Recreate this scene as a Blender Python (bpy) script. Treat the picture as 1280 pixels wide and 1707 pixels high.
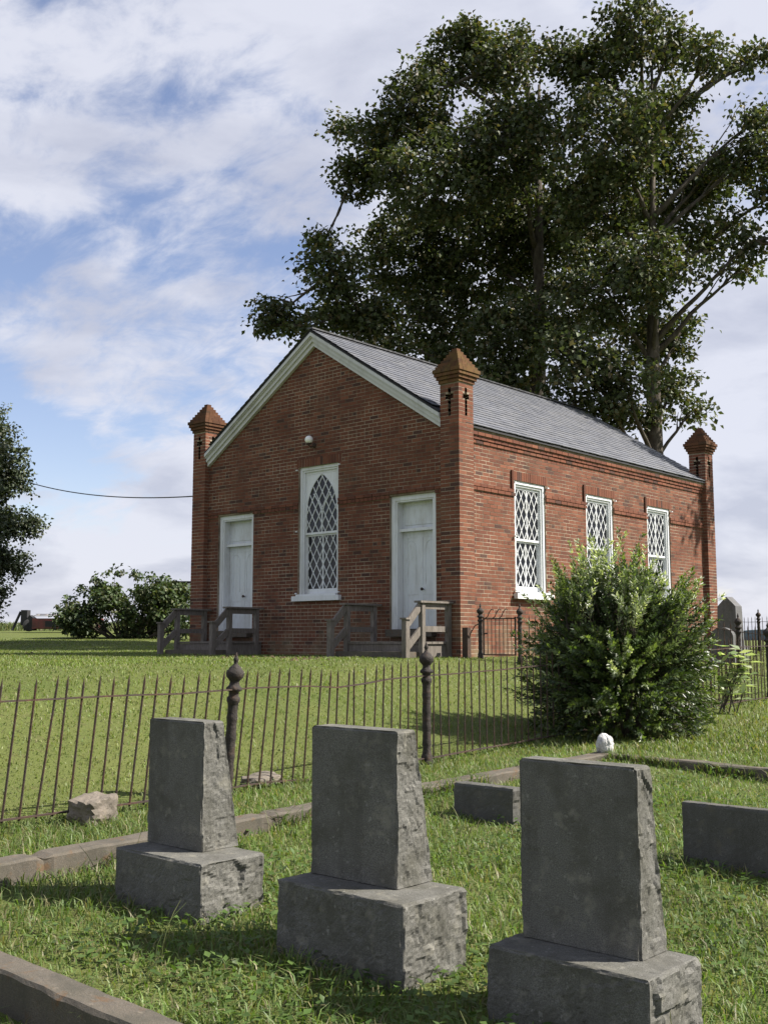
import bpy, math, random
import numpy as np
from mathutils import Vector, noise

# ------------------------------------------------------------------ camera, sky, sun
for o in list(bpy.data.objects): bpy.data.objects.remove(o)
scene = bpy.context.scene
COL = scene.collection
YAW = 0.72714                      # the church, the fence and the graves share one grid; the camera looks across it
CY, SY = math.cos(YAW), math.sin(YAW)
EYE = 1.4
cam_d = bpy.data.cameras.new('camera'); cam = bpy.data.objects.new('camera', cam_d); COL.objects.link(cam)
cam.location = (0, 0, EYE)
cam.rotation_mode = 'XYZ'
cam_d.sensor_fit = 'VERTICAL'; cam_d.sensor_height = 36; cam_d.sensor_width = 27
cam_d.lens = 36 * 1795.8 / 1707
cam_d.clip_start = .05; cam_d.clip_end = 6000
cam.rotation_euler = (math.pi/2 + 0.1183, 0, YAW)
scene.camera = cam

SUN_H = Vector((0.775, 0.632, 0)).normalized(); SUN_EL = math.radians(45)
SUN_V = Vector((SUN_H.x*math.cos(SUN_EL), SUN_H.y*math.cos(SUN_EL), math.sin(SUN_EL)))
sun_d = bpy.data.lights.new('sun', 'SUN'); sun = bpy.data.objects.new('sun', sun_d); COL.objects.link(sun)
sun_d.energy = 5.0; sun_d.angle = math.radians(.55); sun_d.color = (1.0, .94, .85)
sun.rotation_euler = SUN_V.to_track_quat('Z', 'Y').to_euler(); sun.location = (30, 40, 60)

world = bpy.data.worlds.new('World'); scene.world = world; world.use_nodes = True
wn = world.node_tree.nodes; wl = world.node_tree.links
def build_sky():
    wn.clear()
    out = wn.new('ShaderNodeOutputWorld'); bg = wn.new('ShaderNodeBackground'); bg.inputs['Strength'].default_value = 1.0
    sky = wn.new('ShaderNodeTexSky'); sky.sky_type = 'NISHITA'; sky.sun_disc = False
    sky.sun_elevation = SUN_EL; sky.sun_rotation = math.atan2(SUN_H.x, SUN_H.y)
    sky.air_density = 1.0; sky.dust_density = .6; sky.ozone_density = 1.5
    sc = wn.new('ShaderNodeVectorMath'); sc.operation = 'SCALE'; sc.inputs['Scale'].default_value = .063
    wl.new(sky.outputs['Color'], sc.inputs[0])
    tc = wn.new('ShaderNodeTexCoord')
    sep = wn.new('ShaderNodeSeparateXYZ'); wl.new(tc.outputs['Generated'], sep.inputs[0])
    def m(op, a, b=None, c=None, clamp=False):
        n = wn.new('ShaderNodeMath'); n.operation = op; n.use_clamp = clamp
        for i, v in enumerate((a, b, c)):
            if v is None: continue
            if isinstance(v, (int, float)): n.inputs[i].default_value = v
            else: wl.new(v, n.inputs[i])
        return n.outputs[0]
    tint = wn.new('ShaderNodeMix'); tint.data_type = 'RGBA'; tint.blend_type = 'MULTIPLY'; tint.inputs['Factor'].default_value = 1
    tint.inputs['B'].default_value = (1.45, 1.26, 1.28, 1); wl.new(sc.outputs[0], tint.inputs['A'])       # camera white balance leans blue
    zc = m('MAXIMUM', sep.outputs['Z'], 0.0)
    den = m('ADD', zc, .30)
    comb = wn.new('ShaderNodeCombineXYZ')
    wl.new(m('DIVIDE', sep.outputs['X'], den), comb.inputs[0]); wl.new(m('DIVIDE', sep.outputs['Y'], den), comb.inputs[1])
    wl.new(m('MULTIPLY', zc, 1.5), comb.inputs[2])
    def nz(scale, det, rough, dist, loc, st=(1, 1, 1), rz=0):
        mp = wn.new('ShaderNodeMapping'); mp.inputs['Location'].default_value = loc; mp.inputs['Scale'].default_value = st
        mp.inputs['Rotation'].default_value = (0, 0, rz); wl.new(comb.outputs[0], mp.inputs[0])
        n = wn.new('ShaderNodeTexNoise'); n.inputs['Scale'].default_value = scale; n.inputs['Detail'].default_value = det
        n.inputs['Roughness'].default_value = rough; n.inputs['Distortion'].default_value = dist
        wl.new(mp.outputs[0], n.inputs['Vector']); return n.outputs['Fac']
    big = nz(1.5, 7, .50, .15, (5, 17, 2))
    wisp = nz(6.5, 9, .62, .35, (1.3, 2.2, 5), (1.0, 1.7, 1), .5)
    hz = wn.new('ShaderNodeMapRange'); hz.inputs['From Min'].default_value = .22; hz.inputs['From Max'].default_value = .0
    hz.inputs['To Max'].default_value = .16; wl.new(zc, hz.inputs['Value'])      # layers of cloud overlap toward the horizon
    mix = m('ADD', m('ADD', m('MULTIPLY', big, .70), m('MULTIPLY', wisp, .30)), hz.outputs['Result'])
    ramp = wn.new('ShaderNodeMapRange'); ramp.interpolation_type = 'SMOOTHSTEP'
    ramp.inputs['From Min'].default_value = .415; ramp.inputs['From Max'].default_value = .535
    wl.new(mix, ramp.inputs['Value'])
    mask = ramp.outputs['Result']
    shade = nz(2.9, 7, .55, .3, (8.2, 4.1, 3), (1, 1, 1.6))
    cr = wn.new('ShaderNodeMix'); cr.data_type = 'RGBA'
    cr.inputs['A'].default_value = (.272, .285, .342, 1); cr.inputs['B'].default_value = (.375, .384, .430, 1)
    sh = wn.new('ShaderNodeMapRange'); sh.inputs['From Min'].default_value = .38; sh.inputs['From Max'].default_value = .58
    wl.new(shade, sh.inputs['Value']); wl.new(sh.outputs['Result'], cr.inputs['Factor'])
    fin = wn.new('ShaderNodeMix'); fin.data_type = 'RGBA'
    wl.new(m('MULTIPLY', mask, .92), fin.inputs['Factor'])
    wl.new(tint.outputs['Result'], fin.inputs['A']); wl.new(cr.outputs['Result'], fin.inputs['B'])
    wl.new(fin.outputs['Result'], bg.inputs['Color']); wl.new(bg.outputs[0], out.inputs[0])
build_sky()
vs = scene.view_settings; vs.view_transform = 'Standard'; vs.look = 'None'; vs.exposure = 1.08; vs.gamma = 1; vs.use_curve_mapping = False
scene.render.engine = 'CYCLES'
scene.cycles.max_bounces = 3; scene.cycles.diffuse_bounces = 2; scene.cycles.glossy_bounces = 2; scene.cycles.transmission_bounces = 3; scene.cycles.transparent_max_bounces = 4

# ------------------------------------------------------------------ helpers
rng = np.random.default_rng(7); random.seed(11)
def cw(X, Y):                      # metres right of / ahead of the photographer's spot -> grid metres
    return (X*CY - Y*SY, X*SY + Y*CY)
def smooth(a, b, x):
    t = np.clip((x - a)/(b - a), 0, 1); return t*t*(3 - 2*t)
def terrain(x, y):
    x = np.asarray(x, float); y = np.asarray(y, float)
    lin = .05 - .03*np.clip(x, -30, 4) + .02*(np.clip(y, -5, 26) - 5)
    lin = lin - .08*smooth(-5.4, -6.4, x)*(1 - smooth(9, 16, y))
    t = smooth(-6.9, -12.0, x)
    h = lin*(1 - t) + 1.085*t
    X = x*CY + y*SY; Y = -x*SY + y*CY
    h = h + 1.2*smooth(25, 75, Y)*smooth(-3, -10, X)
    h = h + .018*np.sin(x*1.9 + .6*y)*np.sin(y*1.3 - .4*x + 1) * smooth(-9, -6, -np.abs(x + 3))
    return h
def gz(x, y): return float(terrain(x, y))

class MB:
    def __init__(s): s.v = []; s.f = []; s.c = []
    def add(s, vs_, fs_, col=None):
        b = len(s.v); s.v += [tuple(p) for p in vs_]; s.f += [tuple(b + i for i in f) for f in fs_]
        if col is not None: s.c += [col]*len(vs_)
    BF = [(0, 3, 2, 1), (4, 5, 6, 7), (0, 1, 5, 4), (1, 2, 6, 5), (2, 3, 7, 6), (3, 0, 4, 7)]
    def box(s, x0, x1, y0, y1, z0, z1, col=None):
        s.add([(x0, y0, z0), (x1, y0, z0), (x1, y1, z0), (x0, y1, z0), (x0, y0, z1), (x1, y0, z1), (x1, y1, z1), (x0, y1, z1)], MB.BF, col)
    def beam(s, p, q, w, h, up=(0, 0, 1), col=None):      # rectangular bar from p to q
        p = Vector(p); q = Vector(q); d = (q - p).normalized(); u = Vector(up); r = d.cross(u)
        if r.length < 1e-4: u = Vector((0, 1, 0)); r = d.cross(u)
        r.normalize(); u = r.cross(d); r *= w/2; u *= h/2
        s.add([p - r - u, p + r - u, p + r + u, p - r + u, q - r - u, q + r - u, q + r + u, q - r + u], MB.BF, col)
    def tube(s, pts, rad, n=8, cap=True, col=None):
        pts = [Vector(p) for p in pts]; rs = rad if isinstance(rad, (list, tuple)) else [rad]*len(pts)
        ring = []; vs_ = []
        ref = Vector((.31, .17, .93))
        for i, p in enumerate(pts):
            d = (pts[min(i+1, len(pts)-1)] - pts[max(i-1, 0)]).normalized()
            a = d.cross(ref)
            if a.length < .1: a = d.cross(Vector((1, 0, 0)))
            a.normalize(); b = d.cross(a)
            for k in range(n):
                t = 2*math.pi*k/n; vs_.append(p + (a*math.cos(t) + b*math.sin(t))*rs[i])
        fs = []
        for i in range(len(pts)-1):
            for k in range(n):
                fs.append((i*n+k, i*n+(k+1) % n, (i+1)*n+(k+1) % n, (i+1)*n+k))
        if cap: fs += [tuple(range(n))[::-1], tuple(range((len(pts)-1)*n, len(pts)*n))]
        s.add(vs_, fs, col)
    def lathe(s, prof, cx=0, cy=0, n=16, flute=None, col=None):   # prof: (r, z)
        vs_ = []; fs = []
        for j, (r, z) in enumerate(prof):
            for k in range(n):
                t = 2*math.pi*k/n; rr = r
                if flute and flute[0] <= z <= flute[1]: rr = r*(1 + flute[2]*(1 if k % 2 else -1))
                vs_.append((cx + rr*math.cos(t), cy + rr*math.sin(t), z))
        for j in range(len(prof)-1):
            for k in range(n): fs.append((j*n+k, j*n+(k+1) % n, (j+1)*n+(k+1) % n, (j+1)*n+k))
        fs += [tuple(range(n))[::-1], tuple(range((len(prof)-1)*n, len(prof)*n))]
        s.add(vs_, fs, col)
    def mesh(s, name):
        me = bpy.data.meshes.new(name); me.from_pydata(s.v, [], s.f)
        if s.c and len(s.c) == len(s.v):
            a = me.color_attributes.new('Col', 'FLOAT_COLOR', 'POINT')
            a.data.foreach_set('color', np.array([(*c[:3], 1.) for c in s.c], np.float32).ravel())
        me.update(); return me
    def build(s, name, mat, parent=None, smooth_=False, loc=None):
        me = s.mesh(name); return link(name, me, mat, parent, smooth_, loc)
def link(name, me, mat, parent=None, smooth_=False, loc=None):
    if mat and not me.materials: me.materials.append(mat)
    if smooth_: me.polygons.foreach_set('use_smooth', [True]*len(me.polygons))
    o = bpy.data.objects.new(name, me); COL.objects.link(o)
    if parent: o.parent = parent
    if loc: o.location = loc
    return o
def np_mesh(name, V, F, cols=None):      # V (n,3), F list of arrays of equal-width faces
    me = bpy.data.meshes.new(name)
    me.vertices.add(len(V)); me.vertices.foreach_set('co', np.asarray(V, np.float32).ravel())
    loops = np.concatenate([f.ravel() for f in F]); tot = np.concatenate([np.full(len(f), f.shape[1]) for f in F])
    st = np.concatenate([[0], np.cumsum(tot)[:-1]])
    me.loops.add(len(loops)); me.loops.foreach_set('vertex_index', loops.astype(np.int32))
    me.polygons.add(len(tot)); me.polygons.foreach_set('loop_start', st.astype(np.int32))
    try: me.polygons.foreach_set('loop_total', tot.astype(np.int32))
    except Exception: pass
    if cols is not None:
        a = me.color_attributes.new('Col', 'FLOAT_COLOR', 'POINT')
        a.data.foreach_set('color', np.concatenate([cols, np.ones((len(cols), 1))], 1).astype(np.float32).ravel())
    me.update(calc_edges=True); return me
def empty(name, loc, rz=0):
    o = bpy.data.objects.new(name, None); COL.objects.link(o); o.location = loc; o.rotation_euler = (0, 0, rz); o.empty_display_size = .2; return o
def tag(o, label=None, cat=None, group=None, kind=None):
    if label: o['label'] = label
    if cat: o['category'] = cat
    if group: o['group'] = group
    if kind: o['kind'] = kind
    return o

# ------------------------------------------------------------------ materials
class NT:
    def __init__(s, name):
        s.m = bpy.data.materials.new(name); s.m.use_nodes = True; s.n = s.m.node_tree.nodes; s.l = s.m.node_tree.links
        s.n.clear(); s.out = s.n.new('ShaderNodeOutputMaterial'); s.b = s.n.new('ShaderNodeBsdfPrincipled'); s.l.new(s.b.outputs[0], s.out.inputs[0])
        s.tc = None
    def co(s):
        if not s.tc: s.tc = s.n.new('ShaderNodeTexCoord')
        return s.tc.outputs['Object']
    def geo(s):
        g = s.n.new('ShaderNodeNewGeometry'); return g.outputs['Position']
    def noise(s, scale, det=4, rough=.55, vec=None, st=None, loc=None):
        v = vec or s.co()
        if st or loc:
            mp = s.n.new('ShaderNodeMapping')
            if st: mp.inputs['Scale'].default_value = st
            if loc: mp.inputs['Location'].default_value = loc
            s.l.new(v, mp.inputs[0]); v = mp.outputs[0]
        n = s.n.new('ShaderNodeTexNoise'); n.inputs['Scale'].default_value = scale; n.inputs['Detail'].default_value = det
        n.inputs['Roughness'].default_value = rough; s.l.new(v, n.inputs['Vector']); return n.outputs['Fac']
    def ramp(s, fac, stops):
        r = s.n.new('ShaderNodeValToRGB'); e = r.color_ramp.elements
        while len(e) < len(stops): e.new(.5)
        for el, (p, c) in zip(e, stops): el.position = p; el.color = (*c, 1) if len(c) == 3 else c
        s.l.new(fac, r.inputs[0]); return r.outputs['Color']
    def mapr(s, fac, a, b, c=0., d=1.):
        r = s.n.new('ShaderNodeMapRange'); r.inputs['From Min'].default_value = a; r.inputs['From Max'].default_value = b
        r.inputs['To Min'].default_value = c; r.inputs['To Max'].default_value = d; s.l.new(fac, r.inputs['Value']); return r.outputs['Result']
    def mix(s, fac, a, b, mode='MIX'):
        r = s.n.new('ShaderNodeMix'); r.data_type = 'RGBA'; r.blend_type = mode
        for k, v in (('Factor', fac), ('A', a), ('B', b)):
            if isinstance(v, (int, float)): r.inputs[k].default_value = v
            elif isinstance(v, tuple): r.inputs[k].default_value = (*v, 1)
            else: s.l.new(v, r.inputs[k])
        return r.outputs['Result']
    def math(s, op, a, b):
        n = s.n.new('ShaderNodeMath'); n.operation = op
        for i, v in enumerate((a, b)):
            if isinstance(v, (int, float)): n.inputs[i].default_value = v
            else: s.l.new(v, n.inputs[i])
        return n.outputs[0]
    def vcol(s):
        a = s.n.new('ShaderNodeVertexColor'); a.layer_name = 'Col'; return a.outputs['Color']
    def ocol(s):
        a = s.n.new('ShaderNodeObjectInfo'); return a.outputs['Color']
    def bump(s, h, strength=.4, dist=.01):
        b = s.n.new('ShaderNodeBump'); b.inputs['Strength'].default_value = strength; b.inputs['Distance'].default_value = dist
        s.l.new(h, b.inputs['Height']); s.l.new(b.outputs[0], s.b.inputs['Normal'])
    def col(s, c):
        if isinstance(c, tuple): s.b.inputs['Base Color'].default_value = (*c, 1)
        else: s.l.new(c, s.b.inputs['Base Color'])
        return s
    def rough(s, r, spec=.5):
        if isinstance(r, (int, float)): s.b.inputs['Roughness'].default_value = r
        else: s.l.new(r, s.b.inputs['Roughness'])
        s.b.inputs['Specular IOR Level'].default_value = spec; return s

def mat_brick(name, src, lich=0.):
    t = NT(name); c = t.vcol() if src == 'v' else t.ocol()
    g = t.geo()
    n1 = t.noise(38, 5, .65, vec=g); n2 = t.noise(2.2, 5, .6, vec=g); n3 = t.noise(.9, 4, .6, vec=g, loc=(4, 1, 7))
    c = t.mix(t.mapr(n1, .3, .7, .0, .4), c, (.085, .038, .028))
    c = t.mix(t.mapr(n2, .52, .72, 0, .40), c, (.040, .033, .025))
    c = t.mix(t.mapr(n3, .55, .75, 0, .25), c, (.22, .145, .09))
    if lich:
        n4 = t.noise(5, 5, .6, vec=g)
        c = t.mix(t.mapr(n4, .38, .60, .15, lich), c, (.135, .085, .028))
    sx = t.n.new('ShaderNodeSeparateXYZ'); t.l.new(g, sx.inputs[0])
    low = t.math('MULTIPLY', t.mapr(sx.outputs['Z'], 1.1, 2.1, 1., 0.), t.mapr(t.noise(2.6, 6, .65, vec=g, loc=(2, 5, 1)), .42, .66, 0, .8))
    c = t.mix(low, c, (.20, .165, .10))
    t.col(c).rough(.93, .25); t.bump(n1, .5, .006); return t.m
M = {}
M['brick'] = mat_brick('brick', 'v'); M['brick_single'] = mat_brick('brick_single', 'o'); M['brick_lichen'] = mat_brick('brick_lichen', 'v', .7)
M['brick_capstone'] = mat_brick('brick_cap', 'v', .25)
t = NT('mortar'); g = t.geo(); n = t.noise(20, 5, .6, vec=g); n2 = t.noise(1.3, 4, .6, vec=g)
c = t.mix(t.mapr(n, .3, .7), (.25, .20, .14), (.37, .31, .235)); c = t.mix(t.mapr(n2, .40, .64, 0, .85), c, (.085, .060, .040))
t.col(c).rough(.95, .2); t.bump(n, .6, .008); M['mortar'] = t.m
t = NT('dark_void'); t.col((.045, .022, .016)).rough(.95, .1); M['void'] = t.m
t = NT('slate'); c = t.vcol(); n = t.noise(9, 5, .65, vec=t.geo()); n2 = t.noise(1.1, 4, .6, vec=t.geo())
c = t.mix(t.mapr(n, .35, .7, 0, .35), c, (.25, .25, .26)); c = t.mix(t.mapr(n2, .5, .72, 0, .35), c, (.055, .06, .07))
t.col(c).rough(.5, .55); t.bump(n, .35, .006); M['slate'] = t.m
def mat_paint(name, base, dirt, amt, scale=3.):
    t = NT(name); g = t.geo(); n = t.noise(scale, 6, .62, vec=g, st=(1, 1, .35)); n2 = t.noise(40, 4, .6, vec=g, st=(1, 1, .12))
    c = t.mix(t.mapr(n, .48, .72, 0, amt), base, dirt); c = t.mix(t.mapr(n2, .55, .72, 0, amt*.8), c, dirt)
    t.col(c).rough(.55, .4); t.bump(n2, .12, .004); return t.m
M['white'] = mat_paint('white_paint', (.66, .68, .69), (.34, .33, .28), .45)
M['door'] = mat_paint('door_paint', (.60, .63, .65), (.33, .31, .26), .6, 2.2)
M['rake'] = mat_paint('rake_paint', (.53, .53, .52), (.27, .27, .24), .5, 2.0)
t = NT('window_glass'); t.col((.006, .007, .009)).rough(.05, .38); M['glass'] = t.m
t = NT('globe'); t.col((.82, .82, .80)).rough(.25, .5); M['globe'] = t.m
t = NT('weathered_wood'); g = t.co(); n = t.noise(6, 6, .65, st=(9, 9, 1.2)); n2 = t.noise(1.7, 4, .6, vec=t.geo())
c = t.ramp(n, [(.25, (.075, .066, .058)), (.55, (.18, .158, .138)), (.8, (.27, .245, .22))]); c = t.mix(t.mapr(n2, .45, .7, 0, .5), c, (.085, .075, .055))
t.col(c).rough(.9, .2); t.bump(n, .5, .006); M['wood'] = t.m
t = NT('rusty_iron'); g = t.geo(); n = t.noise(26, 6, .68, vec=g); n2 = t.noise(5, 4, .6, vec=g)
c = t.ramp(n, [(.3, (.030, .022, .018)), (.52, (.070, .040, .026)), (.75, (.125, .066, .036))]); c = t.mix(t.mapr(n2, .36, .62, 0, .85), c, (.046, .037, .032))
t.col(c).rough(.85, .3); t.bump(n, .8, .008); M['iron'] = t.m
t = NT('cast_iron'); g = t.geo(); n = t.noise(30, 6, .68, vec=g); n2 = t.noise(9, 5, .65, vec=g); c = t.mix(t.mapr(n, .35, .7), (.020, .017, .015), (.050, .040, .034)); c = t.mix(t.mapr(n2, .55, .72, 0, .7), c, (.085, .046, .026))
t.col(c).rough(.8, .35); t.bump(t.math('ADD', n, n2), 1.0, .012); M['cast'] = t.m
def mat_granite(name, a, b, lich=(.30, .28, .22), moss=.35):
    t = NT(name); g = t.geo(); s1 = t.noise(260, 3, .6, vec=g); s2 = t.noise(90, 4, .65, vec=g); n = t.noise(4.5, 6, .62, vec=g); n3 = t.noise(11, 5, .65, vec=g, loc=(3, 9, 2))
    c = t.mix(t.mapr(s1, .35, .66), a, b); c = t.mix(t.mapr(s2, .52, .72, 0, .45), c, (.10, .10, .10))
    c = t.mix(t.mapr(n, .48, .70, 0, moss), c, (.060, .058, .042)); c = t.mix(t.mapr(n3, .56, .66, 0, .6), c, lich); n6 = t.noise(34, 4, .6, vec=g, loc=(1, 4, 8)); c = t.mix(t.mapr(n6, .64, .70, 0, .55), c, tuple(min(.8, q*1.5) for q in b))
    n5 = t.noise(7, 5, .6, vec=g, st=(1, 1, .13)); c = t.mix(t.mapr(n5, .50, .68, 0, .5), c, (.052, .050, .040))
    t.col(c).rough(.85, .3)
    t.bump(t.math('ADD', t.math('MULTIPLY', s2, .6), t.math('MULTIPLY', s1, .4)), .55, .006); return t.m
M['granite'] = mat_granite('granite', (.066, .064, .054), (.172, .168, .150), (.20, .19, .155), .8)
M['granite2'] = mat_granite('granite_dark', (.052, .051, .045), (.120, .117, .107), (.12, .11, .085), .5)
M['concrete'] = mat_granite('kerb_concrete', (.070, .060, .046), (.140, .120, .094), (.125, .066, .026), .65)
M['marble'] = mat_granite('white_marble', (.46, .45, .43), (.62, .61, .58), (.40, .38, .34), .15)
M['fieldstone'] = mat_granite('fieldstone', (.12, .10, .08), (.215, .185, .15), (.17, .145, .11), .5)
M['headstone'] = mat_granite('old_headstone', (.085, .085, .088), (.155, .155, .16), (.15, .14, .12), .5)
def mat_leaf(name, rough=.42, trans=.32, spec=.5, boost=1.0):
    t = NT(name); c = t.vcol()
    t.col(c).rough(rough, spec)
    tr = t.n.new('ShaderNodeBsdfTranslucent'); mx = t.n.new('ShaderNodeMixShader'); mx.inputs[0].default_value = trans
    br = t.mix(1.0, c, (1.25*boost, 1.35*boost, .55*boost), 'MULTIPLY'); t.l.new(br, tr.inputs['Color'])
    t.l.new(t.b.outputs[0], mx.inputs[1]); t.l.new(tr.outputs[0], mx.inputs[2]); t.l.new(mx.outputs[0], t.out.inputs[0]); return t.m
M['leaf'] = mat_leaf('tree_leaf', .55, .25, .3); M['bush'] = mat_leaf('bush_leaf', .38, .42, .5); M['grass'] = mat_leaf('grass_blade', .5, .38, .35)
M['cedar'] = mat_leaf('cedar_leaf', .6, .15, .3)
t = NT('bark'); n = t.noise(9, 6, .65, vec=t.geo(), st=(1, 1, .3)); c = t.ramp(n, [(.3, (.035, .028, .022)), (.6, (.10, .085, .068)), (.8, (.17, .15, .125))])
t.col(c).rough(.92, .2); t.bump(n, .8, .03); M['bark'] = t.m
t = NT('ground'); g = t.geo(); n = t.noise(.55, 6, .62, vec=g); n2 = t.noise(5, 6, .7, vec=g); n3 = t.noise(45, 4, .7, vec=g)
c = t.mix(t.mapr(n, .36, .64), (.086, .112, .028), (.120, .136, .040)); c = t.mix(t.mapr(n2, .56, .72, 0, .6), c, (.115, .092, .050)); c = t.mix(t.mapr(n3, .40, .68, 0, .4), c, (.078, .100, .028))
t.col(c).rough(.95, .15); t.bump(t.math('ADD', n2, n3), .8, .03); M['ground'] = t.m
t = NT('soil'); n = t.noise(18, 5, .65, vec=t.geo()); t.col(t.mix(t.mapr(n, .35, .7), (.055, .040, .026), (.12, .088, .055))).rough(.97, .1); t.bump(n, .8, .02); M['soil'] = t.m
t = NT('far_wood'); n = t.noise(.06, 5, .6, vec=t.geo()); t.col(t.mix(n, (.09, .12, .13), (.14, .17, .18))).rough(.95, .1); M['hill'] = t.m  # bluish, lightened tone carries the distance haze in the colour
t = NT('red_machine'); n = t.noise(3, 5, .6); t.col(t.mix(t.mapr(n, .4, .65), (.16, .035, .03), (.07, .03, .025))).rough(.6); M['red'] = t.m
t = NT('black_rubber'); t.col((.018, .018, .02)).rough(.8); M['rubber'] = t.m
t = NT('pale_metal'); n = t.noise(5, 4); t.col(t.mix(n, (.35, .33, .34), (.5, .48, .48))).rough(.5); M['metal'] = t.m
t = NT('cable'); t.col((.02, .02, .02)).rough(.6); M['cable'] = t.m
t = NT('brick_pattern'); bt = t.n.new('ShaderNodeTexBrick'); bt.inputs['Scale'].default_value = 1
for k, v in (('Color1', (.25, .09, .06)), ('Color2', (.17, .065, .045)), ('Mortar', (.36, .29, .22))): bt.inputs[k].default_value = (*v, 1)
bt.inputs['Brick Width'].default_value = .223; bt.inputs['Row Height'].default_value = .0745; bt.inputs['Mortar Size'].default_value = .006
mp = t.n.new('ShaderNodeMapping'); mp.inputs['Rotation'].default_value = (math.pi/2, 0, 0); t.l.new(t.co(), mp.inputs[0]); t.l.new(mp.outputs[0], bt.inputs['Vector'])
t.col(bt.outputs['Color']).rough(.93, .2); M['brick_far'] = t.m

# ------------------------------------------------------------------ ground
def axis(lo, hi, step, far):
    c = list(np.arange(lo, hi + 1e-6, step)); a = hi; s = step
    while a < far: s *= 1.35; a += s; c.append(a)
    a = lo; s = step
    while a > -far: s *= 1.35; a -= s; c.insert(0, a)
    return np.array(c)
gx = axis(-34, 8, .3, 3000); gy = axis(-3, 34, .3, 3000)
GX, GY = np.meshgrid(gx, gy, indexing='ij'); GZ = terrain(GX, GY)
nx_, ny_ = GX.shape; idx = np.arange(nx_*ny_).reshape(nx_, ny_)
F = np.stack([idx[:-1, :-1], idx[1:, :-1], idx[1:, 1:], idx[:-1, 1:]], -1).reshape(-1, 4)
me = np_mesh('ground', np.stack([GX, GY, GZ], -1).reshape(-1, 3), [F])
tag(link('ground', me, M['ground'], smooth_=True), kind='structure')

mb = MB(); N = 160; pts = []
for i in range(N + 1):
    th = math.radians(-48 + 96*i/N); r = 900 + 120*math.sin(i*.13)
    X, Y = r*math.sin(th), r*math.cos(th); x, y = cw(X, Y)
    zb = gz(x, y); hh = 7 + 5*noise.noise((i*.11, 2, 0)) + 2.5*noise.noise((i*.6, 5, 0))
    x2, y2 = cw(X*1.15, Y*1.15)
    pts.append(((x, y, zb - 2), (x, y, zb + max(3, hh)), (x2, y2, zb + max(4, hh)*1.2), (x2, y2, zb - 2)))
for i in range(N):
    a, b = pts[i], pts[i+1]
    mb.add([*a, *b], [(0, 4, 5, 1), (1, 5, 6, 2), (2, 6, 7, 3)])
tag(mb.build('hills', M['hill'], smooth_=True), kind='structure')

# ------------------------------------------------------------------ church
CX, CYY, CZ = -11.952, 15.508, 1.085
church = empty('brick_church', (CX, CYY, CZ)); tag(church, 'small red brick church with slate roof, stepped corner piers and white doors', 'church')
W, L, P = 7.766, 10.694, .44
D = .13                      # walls stand back from the pier faces
CH = .0745; BH = .0605; BG = .013; BL = .212
ZE, ZR, ZC = 4.30, 6.80, 5.085
SL = (ZR - ZE)/(W/2)
brick_list = []              # (x0,x1,y0,y1,z0,z1,color,face)
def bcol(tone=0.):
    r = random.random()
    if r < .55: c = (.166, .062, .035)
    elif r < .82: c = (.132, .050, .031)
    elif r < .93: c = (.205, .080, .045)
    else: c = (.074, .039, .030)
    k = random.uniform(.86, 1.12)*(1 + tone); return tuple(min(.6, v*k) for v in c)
def intervals(a, b, holes):
    segs = [(a, b)]
    for h0, h1 in holes:
        ns = []
        for s0, s1 in segs:
            if h1 <= s0 or h0 >= s1: ns.append((s0, s1)); continue
            if h0 - s0 > .02: ns.append((s0, h0))
            if s1 - h1 > .02: ns.append((h1, s1))
        segs = ns
    return segs
def lay(row, a, b, holes=(), header=False):
    """brick spans of one course between a and b"""
    out = []
    mod = (BL/2 + BG/2 - .0) if header else BL + BG
    off = (row % 2)*(BL + BG)/2 + (.03 if row % 6 == 3 else 0)
    for s0, s1 in intervals(a, b, holes):
        k = math.floor((s0 - off)/mod)
        while True:
            p0 = off + k*mod; p1 = p0 + mod - BG
            k += 1
            if p0 >= s1 - .012: break
            q0, q1 = max(p0, s0), min(p1, s1)
            if s1 - q1 < .03: q1 = s1
            if q1 - q0 > .028: out.append((q0, q1))
    return out
def face_front(x0, x1, y, z0, z1, c, d=.07): brick_list.append((x0, x1, y, y + d, z0, z1, c, 'f'))
def face_side(y0, y1, x, z0, z1, c, d=.07): brick_list.append((x - d, x, y0, y1, z0, z1, c, 's'))

# openings: (lo, hi, z0, z1)
door_op = [(-6.97, -5.79, .40, 3.09), (-1.81, -.665, .40, 3.09)]
fwin_op = [(-4.37, -3.21, 1.22, 3.93)]
swin_op = [(1.94, 3.03, 1.22, 3.455), (4.62, 5.77, 1.22, 3.455), (7.34, 8.47, 1.22, 3.455)]
def arch_band(o): return (o[0] - .06, o[1] + .10, o[3], o[3] + .19)
f_open = door_op + fwin_op; s_open = swin_op
f_arch = [arch_band(fwin_op[0])]; s_arch = [arch_band(o) for o in swin_op]

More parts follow.
